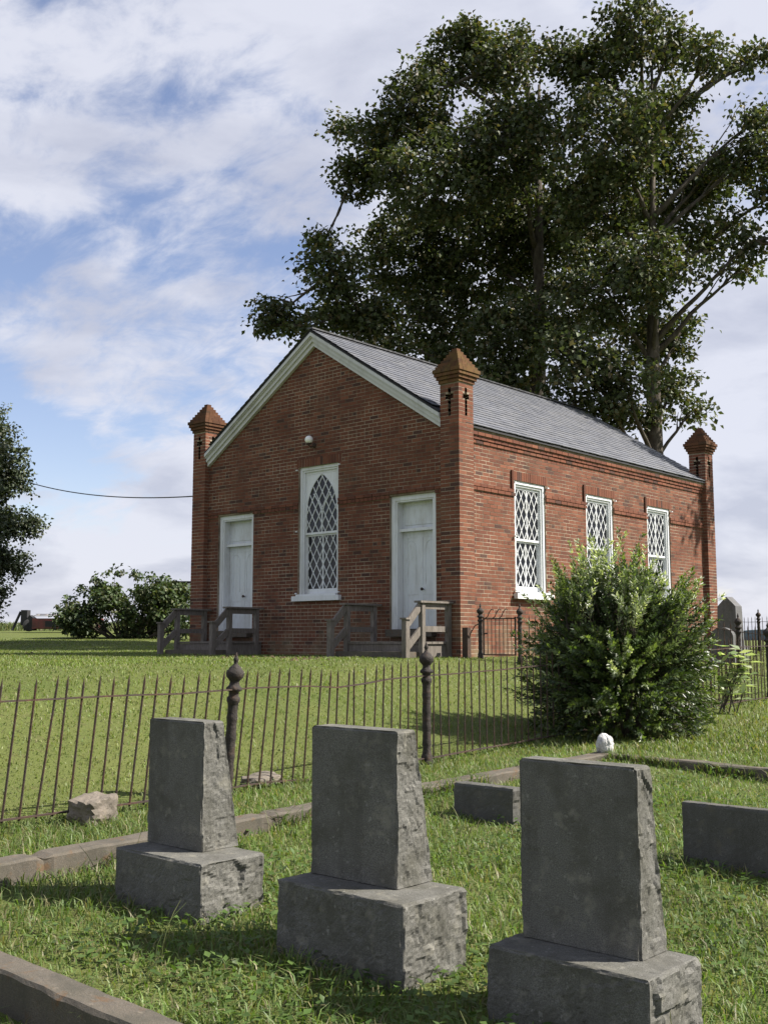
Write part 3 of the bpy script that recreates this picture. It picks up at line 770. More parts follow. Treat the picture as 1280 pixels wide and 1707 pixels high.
def fence(name, label, pts, posts, lean, group=None, sp=.125, sag=None, sink=None, ps=1.0):
    """pts: polyline of ground positions; posts: indices in pts; lean(s) -> (ax, ay) top offset per metre"""
    x0, y0 = pts[0]; root = empty(name, (x0, y0, gz(x0, y0))); tag(root, label, 'fence', group)
    org = Vector(root.location)
    cum = [0]
    for i in range(len(pts)-1): cum.append(cum[-1] + math.dist(pts[i], pts[i+1]))
    def at(s):
        for i in range(len(pts)-1):
            if s <= cum[i+1] + 1e-9:
                t_ = (s - cum[i])/(cum[i+1] - cum[i]); return (pts[i][0] + (pts[i+1][0]-pts[i][0])*t_, pts[i][1] + (pts[i+1][1]-pts[i][1])*t_)
        return pts[-1]
    posts_s = [cum[i] for i in posts]
    for i in posts:
        x, y = pts[i]; ax, ay = [.6*q for q in lean(cum[i])]; o = link('fence_post', POST, None, root, loc=Vector((x, y, gz(x, y) - (sink or {}).get(i, .02))) - org); o.rotation_euler = lean_mat(None, ax, ay); o.scale = (ps*.88, ps*.88, ps*.93)
    s = sp*.6; rail_pts = {0: [], 1: []}
    steps = int(cum[-1]/sp)
    dz = (sag or (lambda s_: 0.))
    for k in range(steps):
        s = (k + .5)*sp; x, y = at(s); ax, ay = lean(s); z = gz(x, y) + .035*ps + dz(s)
        ax2, ay2 = ax + random.gauss(0, .008), ay + random.gauss(0, .008)
        if random.random() < .05: ay2 += random.choice([-.05, .05, .035])
        if min([abs(s - q) for q in posts_s] + [9]) > .07:
            o = link('picket', PICK, None, root, loc=Vector((x, y, z)) - org); o.rotation_euler = lean_mat(None, ax2, ay2); o.scale = (1, 1, ps*random.uniform(.985, 1.015))
    n_ = max(2, int(cum[-1]/.35))
    for lvl, h in ((0, .02), (1, .80*ps)):
        seg = []
        for k in range(n_ + 1):
            s = cum[-1]*k/n_; x, y = at(s); ax, ay = lean(s); z = gz(x, y) + .035*ps + dz(s) + h
            seg.append(Vector((x + ax*h, y + ay*h, z + random.gauss(0, .003))) - org)
        mb = MB()
        for a, b in zip(seg[:-1], seg[1:]): mb.beam(a, b, .032, .011)
        mb.build('rail', M['iron'], root)
    return root
FX = -6.71
ap = [(FX, 1.2), (FX, 5.67), (FX, 8.16), (FX, 16.45), (FX, 18.2)]
def leanA(s):     # the left bays have slumped; upright again from the second post on
    t_ = float(smooth(4.2, 7.0, s)); return (.095*(1 - t_), .04*(1 - t_))
def sagA(s):
    return -.055*math.exp(-((s - 5.75)/.55)**2) - .01*math.sin(s*1.7)
fence('iron_fence', 'rusty spear-topped iron picket fence with cast posts crossing in front of the lawn', ap, [1, 2, 3], leanA, sag=sagA, sink={1: .10, 2: .05, 3: .02})
fence('iron_fence', 'iron picket fence running from the gate toward the big bush, beside the church corner', [(CX + 1.28, CYY), (FX + .02, CYY + .02)], [0], lambda s: (.0, .012), ps=.86)
fence('iron_fence', 'distant iron picket fence behind the corner post, before the old headstones', [(-11.6, 20.3), (-8.75, 20.05), (-6.2, 19.9)], [1], lambda s: (.0, .0), ps=.98)
fence('iron_fence', 'farthest iron fence with one small post seen against the sky beyond the headstones', [(-13.2, 29.6), (-12.2, 29.3), (-9.5, 28.6)], [1], lambda s: (0, 0), ps=.98)
# gate between two small posts by the church corner
gt = empty('iron_gate', (CX + .44, CYY, gz(CX + .44, CYY))); tag(gt, 'rusty iron gate with scrolled top beside the near brick pier', 'gate')
o = link('gate_post', POST, None, gt, loc=(0, 0, -.02)); o.scale = (.8, .8, .76)
wdt = .80
mb = MB(); mb.beam((.075, 0, .06), (.075, 0, .73), .03, .018); mb.beam((wdt - .05, 0, .06), (wdt - .05, 0, .73), .03, .018); mb.build('gate_stile', M['iron'], gt)
mb = MB(); mb.beam((.075, 0, .07), (wdt - .05, 0, .07), .018, .022); mb.beam((.075, 0, .70), (wdt - .05, 0, .70), .018, .022); mb.build('gate_rail', M['iron'], gt)
gp = MB(); gp.lathe([(.0075, 0), (.0075, .64)], n=5); gpm = gp.mesh('gate_bar'); gpm.materials.append(M['iron'])
for k in range(7): link('gate_bar', gpm, None, gt, loc=(.16 + k*.085, 0, .065))
mb = MB()
for x0 in (.10, .26, .40):
    mb.tube([(x0, 0, .70), (x0 + .06, 0, .74), (x0 + .10, 0, .82), (x0 + .15, 0, .87), (x0 + .19, 0, .85)], .009, 5)
mb.build('scroll', M['iron'], gt)
mb = MB(); mb.box(.075, .16, -.012, .012, .43, .455); mb.build('latch', M['iron'], gt)
# leaning bar of the broken bit of fence between gate post and church
mb = MB(); mb.tube([(-.02, 0, .62), (-.12, 0, .58), (-.20, -.02, .45), (-.24, -.02, .36)], .010, 5); mb.box(-.36, -.24, -.06, .04, -.05, .55); mb.build('stump_post', M['iron'], gt)

# ------------------------------------------------------------------ gravestones and kerbs
def rough_box(x0, x1, y0f, y1f, z0, z1, step, amp, seed, edge=.02):
    """box with gridded faces; y0f(z), y1f(z) give front and back; amp = displacement per face (x-,x+,y-,y+,z+)"""
    nx, nz = max(2, round((x1-x0)/step)), max(2, round((z1-z0)/step)); ny = max(2, round((y1f(z0)-y0f(z0))/step))
    verts = {}; V_ = []; F_ = []
    def vid(i, j, k):
        key = (i, j, k)
        if key in verts: return verts[key]
        z = z0 + (z1-z0)*k/nz; x = x0 + (x1-x0)*i/nx; ya, yb = y0f(z), y1f(z); y = ya + (yb-ya)*j/ny
        p = Vector((x, y, z)); q = p*1.0 + Vector((seed*3.7, seed*1.3, seed*2.1))
        def chip(qq):
            r_ = 0.
            w_ = qq + Vector((noise.noise(qq*5), noise.noise(qq*5 + Vector((7, 0, 0))), noise.noise(qq*5 + Vector((0, 9, 0)))))*.05
            for sc_, am in ((6., .50), (15., .26), (40., .13)):
                u_ = w_*sc_; p0 = noise.voronoi(u_)[1][0]; hv = noise.cell_vector(p0*57.3) - Vector((.5, .5, .5))
                r_ += am*(1.7*hv.dot(u_ - p0) + 1.1*(noise.cell(p0*31.7 + Vector((3, 1, 2))) - .5)*.9)
            return r_ + .22*noise.noise(qq*70) + .45*noise.noise(qq*9)
        d = chip(q)
        ex = min(1., min(z - z0, z1 - z)/edge + .25); ey = min(1., min(y - ya, yb - y)/edge + .12); exx = min(1., min(x - x0, x1 - x)/edge + .12)
        if i == 0: p.x -= amp[0]*(d*ey*ex + .3)
        if i == nx: p.x += amp[1]*(d*ey*ex + .3)
        if j == 0: p.y -= amp[2]*(d*exx*ex)
        if j == ny: p.y += amp[3]*(d*exx*ex)
        if k == nz: p.z += amp[4]*d*min(exx, ey)
        # worn arrises
        on = (i in (0, nx)) + (j in (0, ny)) + (k == nz)
        if on >= 2:
            w = .007*(1 + noise.noise(q*18))
            if i in (0, nx): p.x += w if i == 0 else -w
            if j in (0, ny): p.y += w if j == 0 else -w
            if k == nz: p.z -= w*.7
        verts[key] = len(V_); V_.append(p); return verts[key]
    def quad(a, b, c, d): F_.append((a, b, c, d))
    for i in range(nx):
        for k in range(nz):
            quad(vid(i, 0, k), vid(i+1, 0, k), vid(i+1, 0, k+1), vid(i, 0, k+1)); quad(vid(i+1, ny, k), vid(i, ny, k), vid(i, ny, k+1), vid(i+1, ny, k+1))
    for j in range(ny):
        for k in range(nz):
            quad(vid(nx, j, k), vid(nx, j+1, k), vid(nx, j+1, k+1), vid(nx, j, k+1)); quad(vid(0, j+1, k), vid(0, j, k), vid(0, j, k+1), vid(0, j+1, k+1))
    for i in range(nx):
        for j in range(ny):
            quad(vid(i, j, nz), vid(i+1, j, nz), vid(i+1, j+1, nz), vid(i, j+1, nz)); quad(vid(i, j+1, 0), vid(i+1, j+1, 0), vid(i+1, j, 0), vid(i, j, 0))
    me = bpy.data.meshes.new('stone'); me.from_pydata(V_, [], F_); me.update(); return me
def gravestone(label, bx0, bx1, by0, by1, ztop, dx0, dx1, dy0, dthick, dh, mat, seed, rot=0):
    ox, oy = bx0, by0; zb = gz((bx0+bx1)/2, by0) - .12
    g_ = empty('gravestone', (ox, oy, zb), rot); tag(g_, label, 'gravestone', 'slant-backed granite gravestones in a row')
    me = rough_box(0, bx1-bx0, lambda z: 0, lambda z: by1-by0, 0, ztop - zb, .012, (.014, .016, .007, .014, .003), seed); me.materials.append(mat)
    b = link('base', me, None, g_); b.name = 'base'
    z0 = ztop - zb + .002
    me = rough_box(dx0-ox, dx1-ox, lambda z: dy0-oy, lambda z: dy0-oy + dthick[0] + (dthick[1]-dthick[0])*(z - z0)/dh, z0, z0 + dh, .0105, (.009, .011, .0016, .003, .0025), seed + 5); me.materials.append(mat)
    link('tablet', me, None, g_)
gravestone('grey granite gravestone on rough block base, leftmost of the three in the row', -4.575, -3.92, 3.17, 3.56, .40, -4.572, -4.14, 3.352, (.24, .125), .607, M['granite'], 1)
gravestone('grey granite gravestone on rough block base, between the two others of the row', -3.411, -2.72, 3.16, 3.56, .415, -3.388, -2.90, 3.335, (.235, .12), .617, M['granite'], 2)
gravestone('largest looking grey granite gravestone, nearest the right edge of the three in front', -2.351, -1.72, 3.18, 3.54, .34, -2.315, -1.838, 3.345, (.19, .10), .629, M['granite'], 3)
def low_stone(name, label, x0, x1, y0, th, h, mat, seed, slant=0.):
    z = gz((x0+x1)/2, y0) - .06
    me = rough_box(0, x1-x0, lambda q: 0, lambda q: th - slant*q, 0, h + .06, .02, (.012, .018, .004, .006, .004), seed); me.materials.append(mat)
    o = link(name, me, None, loc=(x0, y0, z)); return o
tag(low_stone('foot_marker', '', -4.72, -4.22, 6.02, .18, .235, M['granite2'], 11, .2), 'low dark stone marker with lit rough end behind the right gravestone', 'grave marker', 'low stone markers inside the plot')
tag(low_stone('foot_marker', '', -2.90, -2.05, 5.78, .12, .355, M['granite2'], 12, .1), 'low dark stone slab marker cut by the right edge of the photo', 'grave marker', 'low stone markers inside the plot')
def kerb(label, x0, x1, y0, y1, ztop, mat, seed):
    # long coping stone; top follows the given heights at both ends
    alongx = (x1-x0) > (y1-y0); Ln = max(x1-x0, y1-y0); n_ = int(Ln/.05); mb = MB(); w = min(x1-x0, y1-y0)
    ring = []
    nw = 6
    for i in range(n_ + 1):
        t_ = i/n_; zt = ztop[0] + (ztop[1]-ztop[0])*t_; prof = [(0, -.35)] + [(0, -.12), (0, -.012), (.012, 0)] + [(w*k/nw, 0) for k in range(1, nw)] + [(w - .012, 0), (w, -.012), (w, -.12), (w, -.35)]
        row = []
        for (a, dz) in prof:
            s = Ln*t_; q = Vector((s*1.0, a, dz + seed)); nn = (-.016 if (s + seed*.7) % 1.63 < .04 else 0) + noise.noise(q*9)*.006 + noise.noise(q*3)*.006 + noise.noise(q*30)*.002
            p = (x0 + s, y0 + a + (nn if a in (0, w) else 0), zt + dz + nn) if alongx else (x0 + a + (nn if a in (0, w) else 0), y0 + s, zt + dz + nn)
            row.append(len(mb.v)); mb.v.append(p)
        ring.append(row)
    for a, b in zip(ring[:-1], ring[1:]):
        for k in range(len(a)-1):
            f = (a[k], a[k+1], b[k+1], b[k]); mb.f.append(f if not alongx else f[::-1])
    mb.f.append(tuple(ring[0])); mb.f.append(tuple(ring[-1][::-1]))
    o = mb.build('grave_kerb', mat); tag(o, label, 'kerb', 'stone kerbs round the grave plot'); return o
kerb('mossy concrete kerb running along the inside of the iron fence', -5.36, -5.20, 2.22, 9.12, (.262, .36), M['concrete'], 1)
kerb('grey brown kerb along the far end of the grave plot, white stone on its corner', -5.19, 2.5, 8.98, 9.12, (.355, .22), M['concrete'], 2)
kerb('rust stained kerb in the bottom left corner of the photo', -5.36, .6, 2.08, 2.215, (.262, .16), M['concrete'], 3)

def rock(name, label, cat, c, r, mat, seed, group=None, faceted=.5):
    import bmesh
    bm = bmesh.new(); bmesh.ops.create_icosphere(bm, subdivisions=4, radius=1)
    for v in bm.verts:
        p = v.co.copy(); m_ = max(abs(p.x), abs(p.y), abs(p.z)); p = p.lerp(p/m_*.86, faceted)
        d = 1 + .16*noise.noise(p*1.7 + Vector((seed, 0, 0))) + .07*noise.noise(p*5 + Vector((0, seed, 0))) + .03*noise.noise(p*13)
        v.co = Vector((p.x*r[0], p.y*r[1], p.z*r[2]))*d
    me = bpy.data.meshes.new(name); bm.to_mesh(me); bm.free(); me.materials.append(mat)
    o = link(name, me, None, loc=c); tag(o, label, cat, group); return o
def rk(x, y, up): return (x, y, gz(x, y) + up)
o = rock('fieldstone', 'rough block of pale fieldstone under the bottom rail of the left fence', 'stone', rk(-6.56, 4.36, .07), (.13, .17, .12), M['fieldstone'], 2, faceted=.75); o.rotation_euler = (.1, .05, .35)
o = rock('fieldstone', 'flat pale fieldstone lying behind the fence right of the left gravestone', 'stone', rk(-6.86, 6.18, .03), (.12, .20, .065), M['fieldstone'], 5, faceted=.6); o.rotation_euler = (.05, .1, .1)
o = rock('marble_fragment', 'small white marble fragment resting on the kerb corner', 'stone', (-5.27, 9.02, .36 + .075), (.082, .085, .100), M['marble'], 9, faceted=.12); o.rotation_euler = (.1, .15, .4)

# old headstones right of the church
hs = empty('tall_headstone', (-10.62, 23.9, gz(-10.62, 23.9))); tag(hs, 'tall grey headstone with pointed roof top beyond the church rear pier', 'headstone')
mb = MB(); w, d_ = .24, .19; H = EYE + .99 - gz(-10.62, 23.9)
mb.box(-w - .08, w + .08, -d_ - .08, d_ + .08, -.3, .25); mb.build('plinth', M['headstone'], hs)
mb = MB(); v = [(-w, -d_, .25), (w, -d_, .25), (w, d_, .25), (-w, d_, .25), (-w*.9, -d_*.9, H - .22), (w*.9, -d_*.9, H - .22), (w*.9, d_*.9, H - .22), (-w*.9, d_*.9, H - .22), (0, -d_*.9, H), (0, d_*.9, H)]
mb.add(v, [(0, 3, 2, 1), (0, 1, 5, 8, 4), (1, 2, 6, 5), (2, 3, 7, 9, 6), (3, 0, 4, 7), (4, 8, 9, 7), (5, 6, 9, 8)]); mb.build('shaft', M['headstone'], hs)
hx, hy = -9.72, 21.5; zz = gz(hx, hy); H = EYE + .26 - zz
mb = MB(); n_ = 14; w, d_ = .25, .07; out = [(-w, -.3), (w, -.3)] + [(w*math.cos(math.pi*i/n_), H - w*.8 + w*.8*math.sin(math.pi*i/n_)) for i in range(n_ + 1)]
fr = [(x, -d_, z) for x, z in out]; bk = [(x, d_, z) for x, z in out]; k = len(out)
mb.add(fr + bk, [tuple(range(k)), tuple(range(2*k-1, k-1, -1))] + [(i, i + k, (i+1) % k + k, (i+1) % k) for i in range(k)])
tag(mb.build('round_headstone', M['headstone'], loc=(hx, hy, zz)), 'round topped grey headstone behind the fence, below the tall pointed one', 'headstone')

# ------------------------------------------------------------------ leaves
def leaf_cards(C, Nrm, Up, ln, wd, cols, fold=.25):
    """diamond leaves folded on the midrib: C centres (n,3)"""
    n = len(C); U = Up/np.linalg.norm(Up, axis=1, keepdims=True); S = np.cross(Nrm, U); S /= np.linalg.norm(S, axis=1, keepdims=True) + 1e-9; Nn = np.cross(U, S)
    ln = ln[:, None]; wd = wd[:, None]
    base = C - U*ln*.5; tip = C + U*ln*.5; a = C + S*wd*.5 + Nn*wd*fold - U*ln*.06; b = C - S*wd*.5 + Nn*wd*fold - U*ln*.06
    V_ = np.stack([base, a, tip, b], 1).reshape(-1, 3); i0 = np.arange(n)*4
    F_ = np.concatenate([np.stack([i0, i0+1, i0+2], 1), np.stack([i0, i0+2, i0+3], 1)])
    return V_, F_, np.repeat(cols, 4, 0)
def unit(n):
    v = rng.normal(size=(n, 3)); return v/np.linalg.norm(v, axis=1, keepdims=True)
def palette(n, stops, jit=.15):
    st = np.array(stops); i = rng.integers(0, len(st), n); return st[i]*(1 + rng.normal(0, jit, (n, 1)))
def crown(name, lobes, parent, density, leaf, cols, mat, cl=14, spread=.30, jitter=.12, shell=.75, droop=.35, twigs=None):
    Vs, Fs, Cs = [], [], []; off = 0
    for (c, r) in lobes:
        r = np.asarray(r if hasattr(r, '__len__') else (r, r, r*.92)); rm = r.mean()
        nc = max(6, int(density*rm**2))
        d = unit(nc); rad = (rng.random(nc)**.45)*(1 - shell) + shell*rng.random(nc)**.33
        irr = 1 + .50*np.array([noise.noise(Vector(q*2.3) + Vector(c)) for q in d])
        ctr = np.array(c) + d*r*(rad*irr)[:, None]
        k = rng.integers(int(cl*.6), int(cl*1.5) + 1, nc); n = int(k.sum()); size = np.repeat(rng.uniform(.7, 1.35, nc), k)[:, None]
        g3 = np.clip(rng.normal(size=(n, 3)), -1.75, 1.75)
        cc = np.repeat(ctr, k, 0) + g3*size*spread*np.array([1, 1, .6])
        nr = unit(n)*.75 + g3*.35 + np.array([0, 0, .8]); up = unit(n)*.8 + g3*.5 + np.array([0, 0, -droop])
        tone = np.repeat(rng.normal(1, .26, nc).clip(.5, 1.7), k)[:, None]
        v, f, q = leaf_cards(cc, nr, up, leaf*rng.uniform(.6, 1.3, n), leaf*rng.uniform(.6, 1.0, n), palette(n, cols, jitter)*tone)
        Vs.append(v); Fs.append(f + off); Cs.append(q); off += len(v)
        if twigs is not None:
            for p in ctr[::2]:
                m_ = np.array(c)*.55 + p*.45 + rng.normal(0, .1, 3); twigs.tube([m_, (m_ + p)/2 + rng.normal(0, .06, 3), p], [.013, .009, .004], 3, cap=False)
    me = np_mesh(name, np.concatenate(Vs), [np.concatenate(Fs)], np.clip(np.concatenate(Cs), .004, .9))
    return link(name, me, mat, parent)
def limb(mb, a, b, r0, r1, wob=.25, n=9, seed=0):
    a, b = Vector(a), Vector(b); ln = (b - a).length; pts = []; rs = []
    for i in range(n):
        t_ = i/(n-1); p = a.lerp(b, t_); w = math.sin(math.pi*t_)*wob*ln*.25
        p += Vector((noise.noise((seed, t_*2.2, 0)), noise.noise((seed, t_*2.2, 5)), .5*noise.noise((seed, t_*2.2, 9)) + .35))*w
        pts.append(p); rs.append(r0 + (r1 - r0)*t_**.8)
    mb.tube(pts, rs, 7); return pts
def tree(label, tx, ty, tops, lobes, density, r0, leaf, cols, seed, group):
    x, y = cw(tx, ty); z = gz(x, y); root = empty('shade_tree', (x, y, z)); tag(root, label, 'tree', group)
    L_ = []
    for (X, Y, Z, r) in lobes:
        a, b = cw(X, Y); L_.append(((a - x, b - y, Z - z), r))
    mb = MB(); segs = []
    top = tops
    tp = [Vector((0, 0, -.3)), Vector((.05, .03, 2)), Vector((.0, .1, 5)), Vector((.12, -.1, 8.5)), Vector((.1, .15, 12)), Vector((.3, .1, top))]
    mb.tube(tp, [r0*1.35, r0, r0*.86, r0*.68, r0*.42, r0*.1], 12)
    mb.build('trunk', M['bark'], root, True)
    mb = MB(); k = 0
    for (c, r) in L_:
        c = Vector(c); k += 1
        zs = max(3.5, min(top - 2, c.z - (Vector((c.x, c.y, 0)).length)*.75 - .6))
        t0 = Vector((.05, .05, zs)); hr = Vector((c.x, c.y, 0)).length
        if hr > 3.6:          # outer boughs spring from boughs nearer the trunk
            near = [Vector(q[0]) for q in L_ if Vector((q[0][0], q[0][1], 0)).length < hr - 1.0 and q[0][2] < c.z + 2.5]
            if near: t0 = min(near, key=lambda q_: (q_ - c).length)
        pts = limb(mb, t0, c, max(.04, min(r0*.36, .035 + .020*(c - t0).length)), .025, .3, 10, seed + k*1.7)
        for q in range(6):
            p = pts[random.randint(5, 9)]; d = Vector((random.gauss(0, 1), random.gauss(0, 1), random.gauss(.3, .7))).normalized()*r*random.uniform(.6, 1.05)
            limb(mb, p, c + d, .030, .008, .3, 6, seed + k*3.1 + q)
    mb.build('limbs', M['bark'], root, True)
    tw = MB(); crown('crown', L_, root, density, leaf, cols, M['leaf'], cl=36, spread=.27, twigs=tw); tag(tw.build('twigs', M['bark'], root), kind='stuff')
    return root
LA = [(-3.39, 34.46, 12.12, 0.86), (-1.59, 33.65, 13.27, 1.12), (-0.83, 35.02, 12.3, 1.17), (-2.38, 34.22, 11.54, 0.76), (-3.95, 34.26, 11.65, 0.42), (-0.06, 35.04, 18.43, 1.17), (-1.36, 36.85, 19.65, 0.62), (-0.7, 36.76, 17.92, 1.02), (-1.11, 36.42, 17.54, 0.71), (1.14, 34.01, 19.2, 1.42), (2.88, 35.69, 21.64, 1.39), (3.99, 34.41, 20.7, 1.25), (2.88, 34.47, 21.92, 0.54), (1.48, 32.74, 15.92, 2.01), (4.04, 33.36, 17.23, 2.23), (0.84, 38.5, 15.45, 2.36), (3.48, 38.12, 15.56, 2.76), (5.64, 37.8, 16.35, 2.53), (2.11, 37.33, 12.59, 1.87), (4.01, 33.64, 11.1, 1.69), (-0.03, 34.61, 11.37, 1.16), (6.0, 36.27, 12.73, 1.82), (1.64, 36.23, 21.83, 0.56), (-2.16, 36.65, 15.2, 0.61), (4.92, 36.73, 22.93, 0.61), (3.61, 33.58, 9.51, 1.12), (2.44, 35.99, 10.51, 1.2), (-1.69, 36.14, 12.22, 0.8)]
LB = [(6.73, 32.03, 19.19, 1.43), (7.48, 30.35, 19.59, 1.18), (8.98, 31.88, 20.11, 1.07), (9.62, 30.38, 18.66, 0.76), (11.8, 33.51, 20.34, 0.65), (12.34, 33.1, 20.32, 0.46), (5.64, 32.2, 19.68, 0.9), (6.75, 30.6, 16.31, 1.87), (9.44, 34.48, 18.85, 1.73), (6.75, 32.51, 14.86, 1.99), (9.17, 34.5, 16.11, 1.92), (10.52, 33.62, 16.36, 1.12), (11.16, 32.04, 16.24, 0.98), (11.54, 31.66, 17.43, 0.79), (10.28, 32.46, 13.88, 1.08), (10.86, 31.78, 12.67, 0.53), (7.9, 29.94, 12.01, 1.5), (6.53, 30.82, 11.76, 1.54), (8.62, 33.6, 11.12, 1.31), (5.39, 29.66, 9.27, 1.16), (6.79, 29.89, 8.81, 1.0), (8.86, 32.53, 9.1, 0.91), (6.31, 30.98, 8.18, 1.04), (9.27, 32.11, 8.26, 0.46), (7.58, 31.89, 8.02, 0.71), (12.0, 31.27, 16.08, 1.04), (9.58, 33.56, 11.31, 0.52), (11.62, 30.87, 14.58, 0.69), (5.19, 31.64, 8.32, 0.88), (13.4, 29.6, 14.6, 1.2), (13.6, 28.0, 12.2, 1.15), (14.6, 27.6, 11.2, .95), (12.9, 28.6, 10.8, .9), (15.2, 28.4, 13.0, 1.1), (14.2, 30.4, 16.6, 1.3), (11.0, 31.0, 13.2, .62), (12.2, 30.2, 13.2, .75), (12.9, 29.8, 12.4, .6)]
TC = [(.054, .070, .029), (.070, .088, .036), (.043, .058, .023), (.099, .112, .059), (.059, .074, .032), (.117, .099, .050)]
tree('broad dark green tree standing behind the middle of the church roof', 5.1, 35.6, 19.5, [(a, b, c, r*.93) for a, b, c, r in LA], 38, .46, .175, TC, 1, 'shade trees behind the church')
tree('tall green tree with bare trunk showing beside the church rear pier', 8.1, 32.0, 18.5, [(a, b, c, r*.90) for a, b, c, r in LB], 36, .30, .17, TC, 50, 'shade trees behind the church')

# left edge cedar
x, y = cw(-15.0, 38); z = gz(x, y); root = empty('cedar_tree', (x, y, z)); tag(root, 'dark cedar tree cut off by the left edge of the photo', 'tree')
mb = MB(); mb.tube([(0, 0, -.2), (.05, 0, 3), (0, .1, 9)], [.22, .18, .03], 8); mb.build('trunk', M['bark'], root, True)
lob = []
for k in range(110):
    hh = random.uniform(.7, 8.5); R_ = 3.1*(1 - max(0, (hh - 4.2)/6.4))*min(1, .12 + hh/4.); an = random.uniform(0, 6.283); rr = R_*random.uniform(.3, .85)
    lob.append(((rr*math.cos(an), rr*math.sin(an), hh), random.uniform(.45, .8)))
crown('crown', lob, root, 130, .13, [(.055, .075, .040), (.075, .095, .052), (.105, .115, .075), (.042, .060, .032)], M['cedar'], cl=14, spread=.16)
# background shrub left of the church
x, y = cw(-10.4, 44); z = gz(x, y); root = empty('wild_shrub', (x, y, z)); tag(root, 'large wild dark green shrub left of the church front', 'shrub')
mb = MB(); lob = []
for k in range(46):
    u = random.uniform(-2.3, 2.9); R_ = 1.0; top = 2.45 - .10*abs(u) - (.9 if u < -1.6 else 0)
    hh = random.uniform(.25, top - .35); dx, dy = cw(u, random.uniform(-1.0, 1.0)); lob.append(((dx, dy, hh), random.uniform(.35, .6)))
for u, hh in ((-2.35, 1.5), (-1.3, 2.45), (-.6, 2.6), (.4, 2.5), (1.0, 2.45), (-1.9, 1.9), (-2.2, .9)):
    dx, dy = cw(u, 0); lob.append(((dx, dy, hh), .26))
for k, (c, r) in enumerate(lob): limb(mb, (c[0]*.3, c[1]*.3, 0), c, .03, .008, .3, 5, 300 + k)
mb.build('stems', M['bark'], root)
crown('foliage', lob, root, 120, .17, [(.060, .090, .034), (.078, .112, .042), (.045, .068, .028), (.090, .100, .046)], M['leaf'], cl=9, spread=.15, droop=.8)
# tall grass fringe at the shrub's foot is part of the lawn edge below

# farm implement and trailer behind
x, y = cw(-16.2, 52); z = gz(x, y); fm = empty('harvester_header', (x, y, z + .05), YAW); tag(fm, 'red and black farm machine parked in the grass at far left', 'farm machine')
mb = MB(); mb.box(-.55, 2.6, -.4, .6, .12, .62); mb.box(-.4, 2.5, -.45, -.4, .16, .5); mb.build('body', M['red'], fm)
mb = MB(); mb.box(-.45, 3.1, -.2, .1, .80, .84); mb.box(-.45, 3.1, -.5, -.46, .72, .76)
for k in range(9): mb.beam((-.4 + k*.4, -.48, .74), (-.2 + k*.4, -.05, .82), .03, .03)
mb.build('reel', M['metal'], fm)
mb = MB(); mb.lathe([(.20, -.1), (.30, -.07), (.30, .07), (.20, .1)], n=20); o = mb.build('wheel', M['rubber'], fm); o.location = (-.75, -.2, .30); o.rotation_euler = (math.pi/2, 0, .5)
mb = MB(); mb.add([(-.98, -.3, .05), (-.5, -.3, .05), (-.5, -.3, .62), (-.72, -.3, .78), (-.98, -.3, .4), (-.98, .2, .05), (-.5, .2, .05), (-.5, .2, .62), (-.72, .2, .78), (-.98, .2, .4)], [(0, 1, 2, 3, 4), (9, 8, 7, 6, 5), (0, 5, 6, 1), (1, 6, 7, 2), (2, 7, 8, 3), (3, 8, 9, 4), (4, 9, 5, 0)]); mb.build('end_shield', M['rubber'], fm)
mb = MB(); mb.box(-1.15, -.85, -.25, .25, .3, 1.02); mb.beam((-1.2, -.1, .95), (-1.55, -.2, .05), .1, .12); mb.build('end_divider', M['rubber'], fm)
mb = MB(); mb.box(.1, .6, -.47, -.452, .22, .5); mb.box(1.0, 1.5, -.47, -.452, .22, .5); mb.build('panel', M['rubber'], fm)
x, y = cw(-11.2, 60); z = gz(x, y); bt_ = empty('box_trailer', (x, y, z), YAW); tag(bt_, 'dark box trailer with white side peeking over the shrub', 'trailer')
H = EYE + 3.2 - z
mb = MB(); mb.box(-.9, .45, -1, 2.5, .5, H - .1); mb.build('box', M['rubber'], bt_)
mb = MB(); mb.box(.46, .95, -1.02, 2.5, .5, H - .12); mb.build('white_side', M['white'], bt_)
mb = MB(); mb.box(-.95, 1.0, -1.05, 2.55, H - .1, H); mb.build('roof', M['rubber'], bt_)
for s_ in (-.6, .6):
    mb = MB(); mb.lathe([(.3, -.1), (.38, -.07), (.38, .07), (.3, .1)], n=16); o = mb.build('wheel', M['rubber'], bt_); o.location = (s_, .2, .38); o.rotation_euler = (0, math.pi/2, 0)

